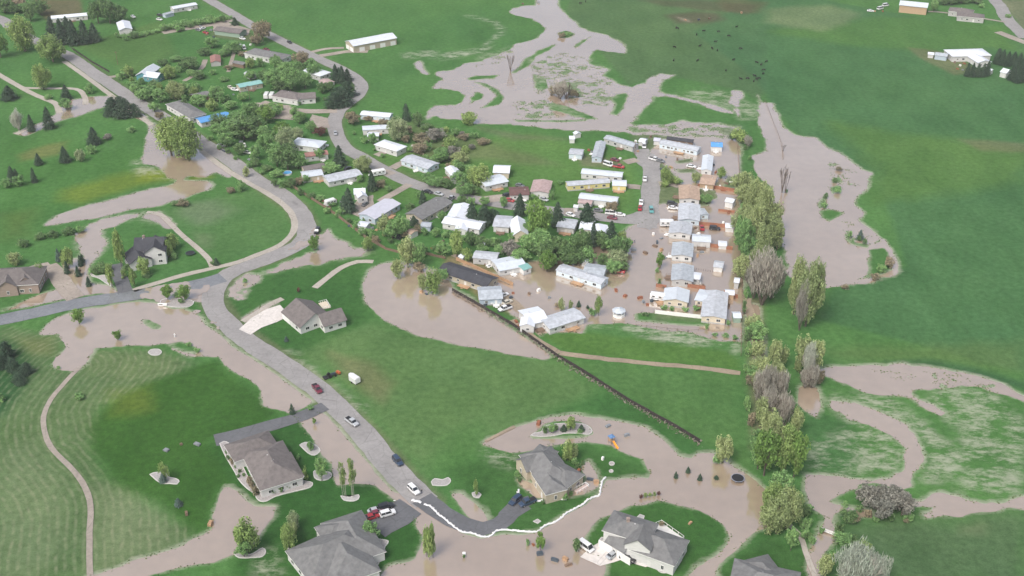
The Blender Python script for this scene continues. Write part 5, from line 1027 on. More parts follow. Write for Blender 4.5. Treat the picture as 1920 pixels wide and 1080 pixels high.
for a in [('pickup', 'maroon', 595, 732, 16, 20, 'dark red pickup truck on the main road near the flooded driveway mouth'), ('pickup', 'silver', 660, 794, 14, 10, 'silver pickup truck with covered bed on the road left lane'),
          ('suv', 'navy', 746, 868, 14, 16, 'dark blue sport utility car parked at the right edge of the main road'), ('suv', 'white', 776, 922, 16, 15, 'white sport utility car parked just before the sandbag line'),
          ('suv', 'white', 727, 966, 20, -6, 'white sport utility car, front one on the crowded driveway'), ('suv', 'black', 724, 953, 20, -6, 'black sport utility car, rear one on the crowded driveway'), ('car', 'silver', 704, 960, 18, -5, 'silver car in the middle of the crowded driveway'),
          ('car', 'red', 697, 972, 16, -5, 'bright red car nearest the very large grey hipped house'), ('car', 'maroon', 706, 965, 18, -5, 'dark red car wedged between the silver and white cars'),
          ('suv', 'navy', 966, 942, -12, 10, 'dark blue car, left of the two in front of the grey gabled house'), ('pickup', 'navy', 989, 945, -14, 6, 'dark blue pickup, right of the two in front of the grey gabled house'),
          ('van', 'white', 1099, 1029, 14, 10, 'white van with dark side windows at the end of the pale concrete apron'), ('car', 'silver', 1149, 1043, 12, -9, 'silver car parked before the left garage door on the lawn island'), ('suv', 'black', 1177, 1051, 14, 6, 'black car parked before the right garage door on the lawn island'),
          ('car', 'silver', 629, 252, 2, 14, 'pale car driving on the upper road right of the red tree'), ('car', 'black', 543, 81, 14, 8, 'dark car driving on the upper road left of the barn'), ('suv', 'black', 595, 436, -6, 10, 'dark car stopped on the outside of the main road curve'),
          ('van', 'white', 1145, 402, 12, 1), ('car', 'white', 1163, 405, 12, 1), ('car', 'maroon', 1148, 411, 12, 2), ('car', 'grey', 1121, 397, 12, 1), ('pickup', 'white', 1202, 382, -1, 12), ('car', 'red', 1200, 393, -1, 12), ('pickup', 'white', 1209, 338, 0, 12), ('suv', 'teal', 1221, 397, 3, 12),
          ('pickup', 'white', 1227, 301, 12, 3), ('car', 'grey', 1238, 304, 12, 3), ('car', 'white', 1296, 314, 12, 2), ('pickup', 'red', 1160, 315, 14, 2), ('car', 'maroon', 1153, 302, 14, 4), ('van', 'white', 1140, 311, 12, 4), ('van', 'white', 1207, 276, 2, 10), ('car', 'grey', 1203, 266, 3, 10),
          ('suv', 'black', 1260, 385, 14, 2), ('pickup', 'red', 1159, 511, 14, 2, 'red pickup truck stranded in flood water beside the L shaped home'), ('pickup', 'white', 926, 566, -10, 8), ('pickup', 'white', 947, 581, -12, 4), ('car', 'white', 944, 556, 8, -3), ('car', 'cream', 951, 569, 8, -3), ('suv', 'black', 1340, 431, 12, 1),
          ('car', 'silver', 823, 366, 12, 3), ('pickup', 'silver', 846, 375, 10, -10), ('car', 'black', 803, 362, 12, 3), ('car', 'grey', 685, 385, 10, -8), ('suv', 'black', 744, 447, 10, 3), ('car', 'red', 956, 378, 10, 2), ('suv', 'black', 952, 369, 10, -2), ('car', 'grey', 972, 360, 6, 8),
          ('car', 'silver', 748, 285, 10, -3), ('car', 'silver', 608, 275, 10, 0), ('car', 'black', 652, 318, 8, -4), ('car', 'silver', 415, 275, 10, 0), ('car', 'white', 465, 288, 9, 2), ('car', 'white', 458, 275, 3, 8), ('car', 'white', 700, 330, 10, -3), ('pickup', 'grey', 480, 80, 8, -2), ('car', 'maroon', 500, 95, 8, 2),
          ('car', 'white', 446, 86, 8, 0), ('van', 'white', 458, 92, 3, 7), ('car', 'cream', 432, 166, 6, 4), ('car', 'white', 441, 170, 6, 1), ('car', 'white', 380, 55, 7, -2), ('car', 'red', 386, 63, 7, 2), ('car', 'grey', 372, 58, 8, 2), ('car', 'white', 455, 74, 7, 2), ('car', 'black', 300, 30, 5, 1), ('car', 'white', 299, 38, 5, 1), ('car', 'white', 250, 33, 4, 2),
          ('van', 'white', 1660, 12, 12, -2), ('van', 'white', 1650, 18, 12, -3), ('car', 'white', 1632, 22, 10, 1), ('car', 'grey', 975, 350, 8, 2), ('car', 'silver', 1020, 376, 6, 2), ('car', 'white', 1070, 405, 5, 2), ('car', 'white', 1262, 392, 10, 1), ('car', 'red', 1316, 430, 2, 6), ('car', 'maroon', 890, 446, 8, 2)]:
    vehicle(*a)
# travel trailers
def camper(x, y, dx, dy, L=6.5, label=None, stripe='navy', z=.12):
    p = G(x, y); q = G(x + dx, y + dy); o = thing('travel_trailer', 'camper', (p.x, p.y, z), math.atan2((q - p).y, (q - p).x), label=label, look='white travel trailer', group='white campers')
    mb = MB(); h = 1.15; mb.loft([[(x_, -h, .5 + e), (x_, -h, 2.7 - e), (x_, -h + .18, 2.9 - e), (x_, h - .18, 2.9 - e), (x_, h, 2.7 - e), (x_, h, .5 + e)] for x_, e in ((-L / 2, .2), (-L / 2 + .25, 0), (L / 2 - .5, 0), (L / 2, .45))])
    mb.build('body', paint('white'), o); g = MB()
    for s in (-1, 1):
        for k in (-.3, .05, .32): g.box((L * k, s * (h + .01), 1.9), (1.0, .05, .55))
    g.build('windows', GLASS, o); st = MB(); [st.box((0, s * (h + .012), 1.2), (L * .85, .03, .18)) for s in (-1, 1)]; st.build('stripe', paint(stripe), o)
    dr = MB(); dr.tube((L / 2, 0, .5), (L / 2 + 1.1, 0, .45), .06, .05, 5); dr.build('tow_bar', BLK, o)
    for s in (-1, 1):
        wl = MB(); wl.tube((-.3, s * .98, .34), (-.3, s * 1.16, .34), .34, .34, 12); wl.build('wheel', TYRE, o)
camper(785, 284, 12, 0, 7.5, 'white travel trailer parked on grass right of the small bright white house'); camper(710, 329, 12, -2, 6.5, 'white travel trailer beside the upper road lawn'); camper(500, 184, 4, -8, 5.5, 'white travel trailer, left of the pair by the gravel turnaround'); camper(510, 184, 4, -8, 5.5, 'white travel trailer, right of the pair by the gravel turnaround')
camper(1250, 424, 14, 0, 6, 'white trailer in water left of the home below the tan roof'); camper(1236, 563, 14, 2, 7, 'grey white trailer in water left of the cream ended home'); camper(1130, 512, 4, 8, 5, 'white trailer tucked behind the L shaped home') if 0 else None
camper(620, 385, 10, -3, 5, 'low white trailer by the yard fence left of the small cottage')
# enclosed white cargo trailer and the tractor in the field
p = G(664, 716); q = G(664 + 14, 716 + 9); o = thing('cargo_trailer', 'trailer', (p.x, p.y, .05), math.atan2((q - p).y, (q - p).x), label='white enclosed cargo trailer parked in the field beside a tractor')
mb = MB(); mb.loft([[(x_, -w_, .5), (x_, -w_, 2.35), (x_, -w_ + .2, 2.55), (x_, w_ - .2, 2.55), (x_, w_, 2.35), (x_, w_, .5)] for x_, w_ in ((-2.2, .5), (-1.4, 1.1), (2.2, 1.1))]); mb.build('body', paint('white'), o)
mb = MB(); mb.tube((-2.2, 0, .5), (-3.3, 0, .45), .07, .05, 5); mb.build('tow_bar', BLK, o)
mb = MB(); mb.box((2.22, 0, 1.45), (.05, 1.9, 1.7)); mb.build('ramp_door', TRIM, o)
for s in (-1, 1):
    mb = MB(); mb.tube((.3, s * 1.12, .36), (.3, s * 1.3, .36), .36, .36, 12); mb.build('wheel', TYRE, o)
p = G(622, 706); q = G(640, 700); o = thing('tractor', 'tractor', (p.x, p.y, .03), math.atan2((q - p).y, (q - p).x), label='small dark tractor with orange mower deck beside the white cargo trailer')
mb = MB(); mb.loft([sec(x_, .6, zt, .35, .32, .06) for x_, zt in ((-.6, 1.2), (.2, 1.35), (1.4, 1.3), (1.6, 1.0))]); mb.build('hood', mat('tractor_dark', (.04, .06, .07), .5, .1), o)
mb = MB(); mb.box((-.7, 0, 1.15), (.5, .5, .15)); mb.box((-.95, 0, 1.4), (.1, .5, .5)); mb.build('seat', BLK, o)
mb = MB(); mb.tube((-1.1, -.5, 1.0), (-1.1, -.5, 2.2), .05, .05, 5); mb.tube((-1.1, .5, 1.0), (-1.1, .5, 2.2), .05, .05, 5); mb.tube((-1.1, -.5, 2.2), (-1.1, .5, 2.2), .05, .05, 5); mb.build('roll_bar', BLK, o)
for sx_, r_ in ((-.8, .72), (1.15, .42)):
    for s in (-1, 1): mb = MB(); mb.tube((sx_, s * .62, r_), (sx_, s * .92, r_), r_, r_, 14); mb.build('wheel', TYRE, o)
mb = MB(); mb.box((-2.3, 0, .45), (1.4, 1.9, .4)); mb.tube((-1.2, 0, .6), (-1.8, 0, .6), .07, .07, 5); mb.build('mower_deck', BLK, o)
mb = MB(); mb.box((2.6, .1, .75), (.9, 1.7, .7), .2); mb.tube((1.6, -.4, .8), (2.3, -.4, .7), .06, .06, 5); mb.tube((1.6, .4, .8), (2.3, .4, .7), .06, .06, 5); mb.build('front_bucket', paint('orange'), o)

# ------------------------------------------------------------------ fences, sandbags, beds, small things
def fence(name, s, h, m, label, boards=True, post=2.4, rails=0, th=.06, ragged=0.0, pm=None, group='fences'):
    P = [Vector((x, y, 0)) for x, y in gp(s)]; o0 = P[0].copy(); o = thing(name, 'fence', o0, label=label, group=group); rr = random.Random(len(s)); bd = MB(); posts = []; L = 0
    for a, b in zip(P, P[1:]):
        d = b - a; n = max(1, round(d.length / post)); ang = math.atan2(d.y, d.x)
        for k in range(n):
            p = a + d * (k / n) - o0; posts.append(p); c = a + d * ((k + .5) / n) - o0; hh = h * (1 + rr.uniform(-ragged, ragged))
            if boards: bd.box((c.x, c.y, hh / 2 + .06), (d.length / n - .12, th, hh), ang)
            for q in range(rails): bd.box((c.x, c.y, h * (q + 1) / (rails + .3)), (d.length / n - .1, .05, .10), ang)
    posts.append(P[-1] - o0)
    bd.build('fence_panel', m, o); mb = MB(); mb.box((0, 0, (h + .15) / 2), (.11, .11, h + .15)); me = mb.mesh('post', pm or m)
    st = max(1, math.ceil(len(posts) / 95))
    for p in posts[::st]: link('post', me, o, p)
fence('board_fence', '1308,351 1345,355 1383,361', 1.7, REDW, 'red brown board fence right of the tan roofs'); fence('board_fence', '1296,421 1340,425 1377,429', 1.7, REDW, 'red brown board fence above the detached white roof')
fence('board_fence', '1298,459 1335,464 1373,469', 1.7, REDW, 'red brown board fence below the detached white roof'); fence('board_fence', '1289,539 1322,543', 1.6, REDW, 'short red board fence between the two lowest homes')
fence('board_fence', '1357,551 1383,560', 1.6, REDW, 'short red board fence under the long low white roof'); fence('board_fence', '1230,538 1249,541', 1.5, REDW, 'short red fence left of the cream ended home')
fence('board_fence', '1347,396 1377,399', 1.1, REDW, 'red deck rail standing in water below the two part shed'); fence('board_fence', '855,488 905,510 962,536', 1.5, TANW, 'tan board fence behind the long charcoal home')
fence('vinyl_fence', '1228,588 1280,594 1328,599', 1.6, TRIM, 'white panel fence in front of the cream ended home'); fence('post_row', '1297,505 1336,511', .9, WOOD, 'short row of dark garden posts in flood water', boards=False, post=.9)
fence('wire_fence', '1383,276 1387,330 1389,372 1390,440 1391,520 1391,600 1389,668', 1.3, WOOD, 'long wire fence down the east side of the park', boards=False, rails=2, post=4)
fence('board_fence', '551,353 580,372 612,392 650,420 685,447 722,468', 1.5, WOOD, 'weathered fence along the yards above the curve', post=2.6, ragged=.1)
fence('board_fence', '722,468 760,478 800,478 835,486', 1.2, WOOD, 'weathered fence behind the oval pond trees', post=2.6, ragged=.1)
fence('board_fence', '135,92 170,116 205,136', 1.2, DKW, 'dark fence along the main road, upper left', post=3)
fence('board_fence', '848,546 900,575 960,610 1010,645 1048,672 1080,690 1130,722 1180,754 1230,782 1270,804 1312,830', 1.35, DKW, 'long near black fence running diagonally down the central fields', post=2.6, ragged=.05, th=.12)
fence('wire_fence', '1192,612 1290,623 1328,620 1328,600', 1.1, WOOD, 'garden wire fence around the plot below the white panel fence', boards=False, rails=1, post=4)
fence('wire_fence', '1434,190 1466,272 1468,300', 1.1, WOOD, 'thin fence crossing the top of the round flood lake', boards=False, rails=1, post=4)
# scrub along the dark fence: nobody could count it
rs = np.random.RandomState(4); pts = smooth_line(gp('850,551 960,616 1048,676 1130,727 1230,787 1312,834'), 1.0); VV = []
for p in pts:
    for k in range(6):
        c = np.array([p.x + rs.normal() * .5, p.y + rs.normal() * .5, rs.uniform(.05, 1.0)]); a = rs.normal(size=3) * .22; b_ = rs.normal(size=3) * .18; VV += [c - a, c + b_, c + a, c - b_]
o = link('scrub', quads_mesh(np.array(VV), 'scrub', L_['H'])); o['kind'] = 'stuff'
# tufts of reed and grass in the shallow water
VV = []; cand = np.argwhere((F > -.9) & (F < .55) & (tuft_n > .0)); rs.shuffle(cand); cand = cand[:9000]; rdm = [gp(q) for q in ('388,273 480,337 557,390 574,420 574,442 525,476 446,505 405,538 398,560 430,610 540,690 600,733 680,812 760,905 800,942 905,992', '418,520 340,540 180,564 60,588 -30,606', '130,105 215,163 300,217 388,273')]; keep = np.ones(len(cand), bool)
for q in rdm: keep &= pdist(xs[cand[:, 0]], ys[cand[:, 1]], q) > 5.2
cand = cand[keep]
for i, j in cand:
    x, y = xs[i] + rs.uniform(-.4, .4), ys[j] + rs.uniform(-.4, .4); s_ = rs.uniform(.08, .24)
    for k in range(3): a = rs.uniform(0, 6.28); c, d = math.cos(a), math.sin(a); VV += [(x - c * s_, y - d * s_, 0), (x + c * s_, y + d * s_, 0), (x + c * s_ * 1.2 + .1, y + d * s_, s_ * 1.2), (x - c * s_ * 1.2, y - d * s_ + .1, s_ * 1.1)]
o = link('grass_tufts', quads_mesh(np.array(VV), 'grass_tufts', leafmat('reed', (.11, .17, .07), (.20, .25, .12)))); o['kind'] = 'stuff'
# sandbag line
def sandbags(s, label, w=.5, h=.4, seg=1.4):
    L = smooth_line(gp(s), .45); o = thing('sandbag_wall', 'sandbag wall', L[0], label=label, group='white sandbag walls'); rr = random.Random(3); mb = MB(); sections = []; m = mat('white_sheeting', (.66, .67, .68), .45, .12, 2.5)
    for i, p in enumerate(L):
        d = (L[min(i + 1, len(L) - 1)] - L[max(i - 1, 0)]).normalized(); n = Vector((-d.y, d.x, 0)); q = p - L[0] + n * rr.uniform(-.12, .12); ww = w / 2 * rr.uniform(.75, 1.15); hh = h * rr.uniform(.75, 1.15)
        sections.append([q - n * ww * 1.25 + Vector((0, 0, .0)), q - n * ww * .8 + Vector((0, 0, hh * .75)), q + Vector((0, 0, hh)), q + n * ww * .8 + Vector((0, 0, hh * .75)), q + n * ww * 1.25])
    mb.loft([[tuple(v) for v in s2] for s2 in sections]); mb.build('plastic_sheeting', m, o, smooth=True)
    bg_ = MB(); bg_.loft([[(x_, -w_, .0), (x_, -w_ * .8, .16), (x_, w_ * .8, .16), (x_, w_, .0)] for x_, w_ in ((-.32, .1), (-.24, .2), (.24, .2), (.32, .1))]); bm_ = bg_.mesh('sandbag', mat('sandbag_white', (.70, .69, .66), .8, .15, 3))
    step = max(3, len(L) // 45)
    for i in range(1, len(L) - 1, step):
        d = (L[i + 1] - L[i - 1]).normalized(); n = Vector((-d.y, d.x, 0)); q = L[i] - L[0] + n * w * .62; link('sandbag', bm_, o, (q.x, q.y, .02), math.atan2(d.y, d.x) + rr.uniform(-.3, .3))
sandbags('772,938 782,940 790,943', 'short piece of white sandbag wall by the parked white car', .7)
sandbags('795,946 803,948 810,952 822,965 832,972 845,983 858,993 868,998 885,1000 898,1005 912,1007 922,1004 930,996 945,994 962,995 985,997 1008,997 1020,987 1045,977 1060,964 1078,954 1093,946 1103,937 1115,932 1124,929 1127,915 1129,904 1136,895', 'long white sandbag wall winding between the road and the flood')
sandbags('968,939 971,928 973,918', 'short white sandbag wall left of the grey gabled house', .6); sandbags('1003,939 1020,939 1035,937 1048,936 1062,937', 'white sandbag wall in front of the grey gabled house', .6)
# garden beds
WST = mat('white_edging', (.50, .49, .47), .8, .15, 2); GRB = mat('bed_gravel', (.36, .34, .33), .95, .35, 3); STB = mat('pale_gravel', (.36, .35, .34), .95, .25, 3)
def bed(s, label, fill=None, w=.26):
    P = gp(s); L = smooth_line(P + [P[0]], .8)[:-1]; o0 = sum(L, Vector()) / len(L); o = thing('garden_bed', 'garden bed', o0, label=label, group='edged garden beds')
    mb = MB(); n = len(L); Q = [p - o0 for p in L]
    area = sum(Q[i].x * Q[(i + 1) % n].y - Q[(i + 1) % n].x * Q[i].y for i in range(n))
    if area < 0: Q = Q[::-1]
    secs = []
    for i in range(n):
        d = (Q[(i + 1) % n] - Q[i - 1]).normalized(); nr = Vector((-d.y, d.x, 0)); secs.append([Q[i] - nr * w / 2, Q[i] - nr * w / 2 + Vector((0, 0, .2)), Q[i] + nr * w / 2 + Vector((0, 0, .2)), Q[i] + nr * w / 2])
    secs.append(secs[0]); mb.loft([[tuple(v) for v in s2] for s2 in secs], cap=False); mb.build('edging', WST, o)
    bm = bmesh.new(); bm.faces.new([bm.verts.new((q.x, q.y, .14)) for q in Q]); bmesh.ops.triangulate(bm, faces=bm.faces[:]); me = bpy.data.meshes.new('gravel'); bm.to_mesh(me); bm.free(); me.materials.append(fill or GRB); link('gravel', me, o)
bed('281,890 288,887 300,886 311,888 316,895 330,898 336,903 332,908 318,907 305,907 295,902 287,895', 'small kidney shaped bed with a blue spruce on the big lawn', STB)
bed('995,817 1003,812 1015,810 1022,800 1045,795 1080,794 1100,798 1110,808 1104,815 1085,813 1060,813 1040,817 1015,819', 'long kidney shaped garden bed rising from the flood')
bed('412,832 420,828 432,834 437,850 448,862 460,885 470,905 482,918 478,925 462,915 448,900 440,885 430,868 420,850', 'long white edged bed down the left side of the black driveway house')
bed('480,920 500,924 520,918 545,908 563,902 575,903 586,906 582,914 560,920 535,926 515,932 500,940 488,940 480,932', 'white edged bed along the front of the black driveway house')
bed('562,835 572,830 590,834 600,845 590,854 578,850', 'pebble bed at the flood edge right of the black driveway house', STB)
bed('588,885 594,880 604,884 618,886 622,892 615,899 600,901 590,896', 'white edged bed under a green tree by the flooded strip', STB); bed('639,930 655,933 672,928 672,936 662,940 645,938', 'small white edged bed under white stemmed trees', STB)
bed('440,1040 450,1036 470,1040 492,1028 498,1035 492,1044 470,1046 448,1046', 'white edged bed under the olive tree by the lower left channel')
bed('537,1028 552,1032 570,1048 585,1060 600,1080 570,1082 550,1055', 'white edged bed left of the very large grey hipped house'); bed('700,1010 728,1015 722,1025 716,1045 700,1070 680,1080 690,1055 702,1030', 'white edged bed right of the very large grey hipped house')
bed('809,904 815,898 830,900 840,896 845,902 838,910 820,911 811,910', 'pebble bed on the lawn right of the main road', STB); bed('885,925 893,922 902,928 898,934 888,932', 'small ring bed around a thin olive tree')
bed('1195,970 1200,965 1208,968 1206,974 1197,974', 'small round stone bed behind the lawn island house', STB); bed('1210,1052 1225,1060 1240,1074 1262,1070 1278,1050 1276,1040 1262,1050 1245,1058 1230,1052', 'curved shrub bed before the lawn island house')
bed('1122,1018 1128,1008 1137,1010 1135,1022 1127,1024', 'small stone bed left of the lawn island garage', STB); bed('278,661 283,656 296,655 303,660 298,666 284,666', 'round stone ring bed at the meadow shore', STB)
bed('170,512 180,518 195,516 206,522 210,536 200,532 185,522 172,518', 'winding white edged bed beside the small dark driveway', STB, .25)
bed('1000,978 1008,974 1014,978 1008,982', 'tiny oval bed on the wet lawn inside the sandbags'); bed('300,570 305,562 335,560 362,565 355,575 325,576', 'stony bed at the wet road junction', GRB)
# white patios
def slab(s, name, cat, label, m=CONC, h=.14, fence_h=0):
    P = gp(s); o0 = Vector((P[0][0], P[0][1], 0)); mb = MB(); Q = [Vector((x, y, 0)) - o0 for x, y in P]
    if sum(Q[i].x * Q[(i + 1) % len(Q)].y - Q[(i + 1) % len(Q)].x * Q[i].y for i in range(len(Q))) < 0: Q = Q[::-1]
    mb.prism(Q, Vector(), Vector((0, 0, h))); o = thing(name, cat, o0, label=label); mb.build('slab', m, o)
    if fence_h:
        rl = MB(); 
        for a, b in zip(Q, Q[1:]): rl.tube(a + Vector((0, 0, fence_h)), b + Vector((0, 0, fence_h)), .06, .06, 5)
        rl.build('railing', TRIM, o); pm_ = MB(); pm_.box((0, 0, fence_h / 2), (.12, .12, fence_h)); me = pm_.mesh('post', TRIM)
        for a, b in zip(Q, Q[1:]):
            for k in range(4): p = a.lerp(b, k / 4); link('post', me, o, p)
    return o
slab('1221,988 1240,980 1282,1010 1270,1022 1250,1008', 'patio', 'patio', 'white patio with railings behind the lawn island house', mat('pale_deck', (.62, .61, .58), .8, .12), fence_h=1.0)
slab('597,569 612,565 620,577 606,580', 'patio', 'patio', 'cream patio behind the white house with pale drive', mat('cream_deck', (.60, .53, .42), .8, .12), fence_h=.9)
slab('1076,920 1098,908 1104,913 1082,926', 'deck', 'deck', 'narrow pale deck right of the grey gabled house', mat('pink_deck', (.48, .38, .35), .8, .12), fence_h=.9)
slab('1077,935 1077,936 1078,936', 'x', 'x', 'x') if 0 else None
# pools, trampolines, gazebo, slide, footbridge
def disc(name, cat, x, y, r, h, label, ring, top, tz=None, legs=0):
    p = G(x, y); o = thing(name, cat, p, label=label); mb = MB(); n = 20
    mb.loft([[(rr_ * math.cos(6.2832 * k / n), rr_ * math.sin(6.2832 * k / n), z_) for k in range(n)] for rr_, z_ in ((r, h - .12), (r, h), (r - .18, h), (r - .18, h - .12))], cap=False) if legs else mb.loft([[(rr_ * math.cos(6.2832 * k / n), rr_ * math.sin(6.2832 * k / n), z_) for k in range(n)] for rr_, z_ in ((r, 0), (r, h), (r - .2, h), (r - .2, h - .25))], cap=False)
    mb.build('rim', ring, o); t2 = MB(); t2.poly([((r - .19) * math.cos(6.2832 * k / n), (r - .19) * math.sin(6.2832 * k / n), h - .06 if legs else h - .2) for k in range(n)]); t2.build('mat' if legs else 'water', top, o)
    for k in range(legs): l = MB(); a = 6.2832 * k / legs; l.tube((r * .95 * math.cos(a), r * .95 * math.sin(a), 0), (r * .95 * math.cos(a), r * .95 * math.sin(a), h - .1), .04, .04, 5); l.build('leg', ring, o)
disc('pool', 'pool', 696, 402, 3.0, 1.1, 'round above ground pool with bright blue liner beside the violet roofed home', paint('blue'), mat('pool_liner', (.05, .20, .55), .2, .2, 1.0)); disc('pool', 'pool', 539, 326, 2.2, .8, 'small bright blue pool left of the light blue home', paint('white'), mat('pool_cover', (.08, .32, .62), .4, .1))
disc('trampoline', 'trampoline', 1383, 900, 2.0, .9, 'round grey trampoline standing in flood water by the tree belt', mat('pad_grey', (.20, .22, .27), .7, .1), BLK, legs=6)
disc('trampoline', 'trampoline', 357, 477, 2.0, .8, 'dark trampoline on the lawn right of the charcoal roofed house', mat('pad_green', (.04, .10, .07), .7, .1), BLK, legs=6); disc('fire_ring', 'fire ring', 1147, 870, .9, .35, 'white stone fire ring, upper one on the flood lawn', WST, GRB); disc('fire_ring', 'fire ring', 1146, 884, .7, .3, 'pale stone fire ring, lower one on the flood lawn', WST, GRB)
p = G(1160, 592); o = thing('gazebo', 'gazebo', p, label='small white eight sided gazebo standing alone in flood water'); mb = MB(); n = 8; r = 2.3
mb.loft([[(r * math.cos(.785 * k + .39), r * math.sin(.785 * k + .39), z_) for k in range(n)] for z_ in (0, 1.0)]); mb.build('wall', TRIM, o)
for k in range(8): l = MB(); a = .785 * k + .39; l.tube((r * .97 * math.cos(a), r * .97 * math.sin(a), .9), (r * .97 * math.cos(a), r * .97 * math.sin(a), 2.3), .08, .08, 5); l.build('post', TRIM, o)
mb = MB(); mb.loft([[(q * math.cos(.785 * k + .39), q * math.sin(.785 * k + .39), z_) for k in range(n)] for q, z_ in ((r + .3, 2.25), (r + .3, 2.4), (.5, 3.2), (.45, 3.5), (.05, 3.8))]); mb.build('roof', roofmat('paleblue'), o)
p = G(1146, 832); q = G(1154, 834); o = thing('play_slide', 'playground slide', p, math.atan2(G(1158, 842).y - p.y, G(1158, 842).x - p.x), label='blue roofed play tower with orange slide in flood water')
for sx_ in (-.7, .7):
    for sy in (-.7, .7): mb = MB(); mb.box((sx_, sy, 1.5), (.12, .12, 3.0)); mb.build('post', TANW, o)
mb = MB(); mb.box((0, 0, 1.4), (1.6, 1.6, .1)); mb.build('platform', TANW, o); mb = MB(); mb.loft([[(-.95, -.95, 2.9), (.95, -.95, 2.9), (.95, .95, 2.9), (-.95, .95, 2.9)], [(-.1, -.1, 3.7), (.1, -.1, 3.7), (.1, .1, 3.7), (-.1, .1, 3.7)]]); mb.build('canopy', mat('blue_canvas', (.10, .20, .38), .8, .1), o)
mb = MB(); mb.loft([[(x_, -.35, z_ + .2), (x_, -.28, z_), (x_, .28, z_), (x_, .35, z_ + .2), (x_, .30, z_ - .08), (x_, -.30, z_ - .08)] for x_, z_ in ((.8, 1.45), (1.6, 1.1), (2.6, .5), (3.3, .25))]); mb.build('slide', mat('slide_orange', (.80, .33, .04), .4, .05), o)
p = G(1538, 994); q = G(1567, 1005); o = thing('footbridge', 'footbridge', (p.x, p.y, .0), math.atan2((q - p).y, (q - p).x), label='small white plank footbridge over the lower right creek'); L = (q - p).length
mb = MB(); mb.box((L / 2, 0, .5), (L, 1.1, .14)); mb.build('deck', mat('pale_planks', (.60, .58, .54), .8, .2, 2), o); mb = MB(); [mb.box((L / 2, s * .55, .62), (L, .1, .12)) for s in (-1, 1)]; mb.build('rail', TRIM, o); [link('pier', (lambda b_: (b_.box((0, 0, .22), (.3, 1.1, .43)), b_.mesh('pier', WOOD))[1])(MB()), o, (k, 0, 0)) for k in (.4, L - .4)]
# loose stuff: each board, crate and pile a thing
def crate(x, y, sx_, sy, h, m, look, rz=None, name='crate', cat='crate'):
    p = G(x, y); o = thing(name, cat, p, rz if rz is not None else R.uniform(0, 3), look=look, group='loose boards, boxes and yard clutter'); mb = MB(); mb.box((0, 0, h / 2 + .06), (sx_, sy, h)); mb.box((0, 0, h + .08), (sx_ * .9, sy * .35, .08)); mb.build('box', m, o); l = MB(); l.box((0, 0, h + .15), (sx_ * .5, sy * .9, .06)); l.build('lid', m, o)
BM = [(TRIM, 'white box'), (WOOD, 'brown box'), (mat('tarp_grey', (.22, .24, .26), .7, .2), 'grey covered pile'), (mat('rust', (.28, .11, .06), .8, .3), 'rusty crate'), (mat('tarp_dark', (.07, .09, .11), .6, .1), 'dark covered pile'), (TANW, 'tan wooden box')]
for i, s in enumerate('''612,384 618,390 607,378 630,376 640,380 690,424 698,430 706,432 645,385 742,445 790,430 830,455 822,462 812,466 842,440 655,425 470,85 462,98 475,96 452,98 396,58 388,66 376,50 401,70 456,170 450,176 438,178 412,280 420,284 445,272 452,268 483,298 468,300 1104,283 1110,286 1130,305 1146,306 1163,298 1192,266 1196,285 1212,262 1220,258 1240,318 1258,314 1248,296 1270,300 1338,310 1342,324 1350,350 1362,345 1372,342 1356,358 1310,440 1304,428 1256,442 1264,444 1272,446 1284,446 1292,444 1308,480 1316,474 1302,524 1312,530 1318,536 1298,528 1366,400 1356,418 1240,470 1232,456 1228,462 1246,484 1244,540 1222,566 1214,572 1206,568 1200,560 1360,565 1364,575 1350,604 870,516 878,524 900,562 912,572 935,585 958,560 962,550 918,500 910,496 1010,546 992,552 975,612 968,604 1040,620 1052,618 1030,560 1068,500 1060,480 1172,448 1188,470 1210,475 1240,448 1225,440 1155,545 1172,556 312,845 340,834 370,834 350,965 395,984 1010,795 1140,800 1175,818 1130,862 1000,1022 1012,1040 1060,1050 1040,1052 1066,1060 1220,1018 1228,1022 1262,1012 1294,982 1106,900 1118,905 1085,885 1078,895 870,1040 1390,25 1310,38 1330,36 1285,38 980,8 1010,6 790,548 800,552 1640,22 1655,22 1790,118 1800,124 1808,120 1795,130 1805,132 1785,112 1815,128'''.split()):
    x, y = map(float, s.split(',')); m_, lk = BM[(i * 7 + int(x)) % len(BM)]
    crate(x, y, R.uniform(.8, 2.2), R.uniform(.6, 1.3), R.uniform(.3, 1.0), m_, lk)
# utility and lamp posts
def pole(x, y, h, label):
    o = thing('utility_pole', 'utility pole', G(x, y), label=label, group='utility poles'); mb = MB(); mb.tube((0, 0, 0), (0, 0, h), .16, .11, 7); mb.build('post', WOOD, o); mb = MB(); mb.box((0, 0, h - .6), (2.2, .12, .12)); mb.build('crossarm', WOOD, o)
pole(221, 121, 8, 'wooden utility pole in the upper left yard field'); pole(468, 186, 8, 'wooden utility pole by the gravel turnaround'); pole(1190, 290, 7, 'wooden utility pole at the head of the street'); pole(1000, 222, 5, 'wooden utility pole at the flooded creek edge') if 0 else None

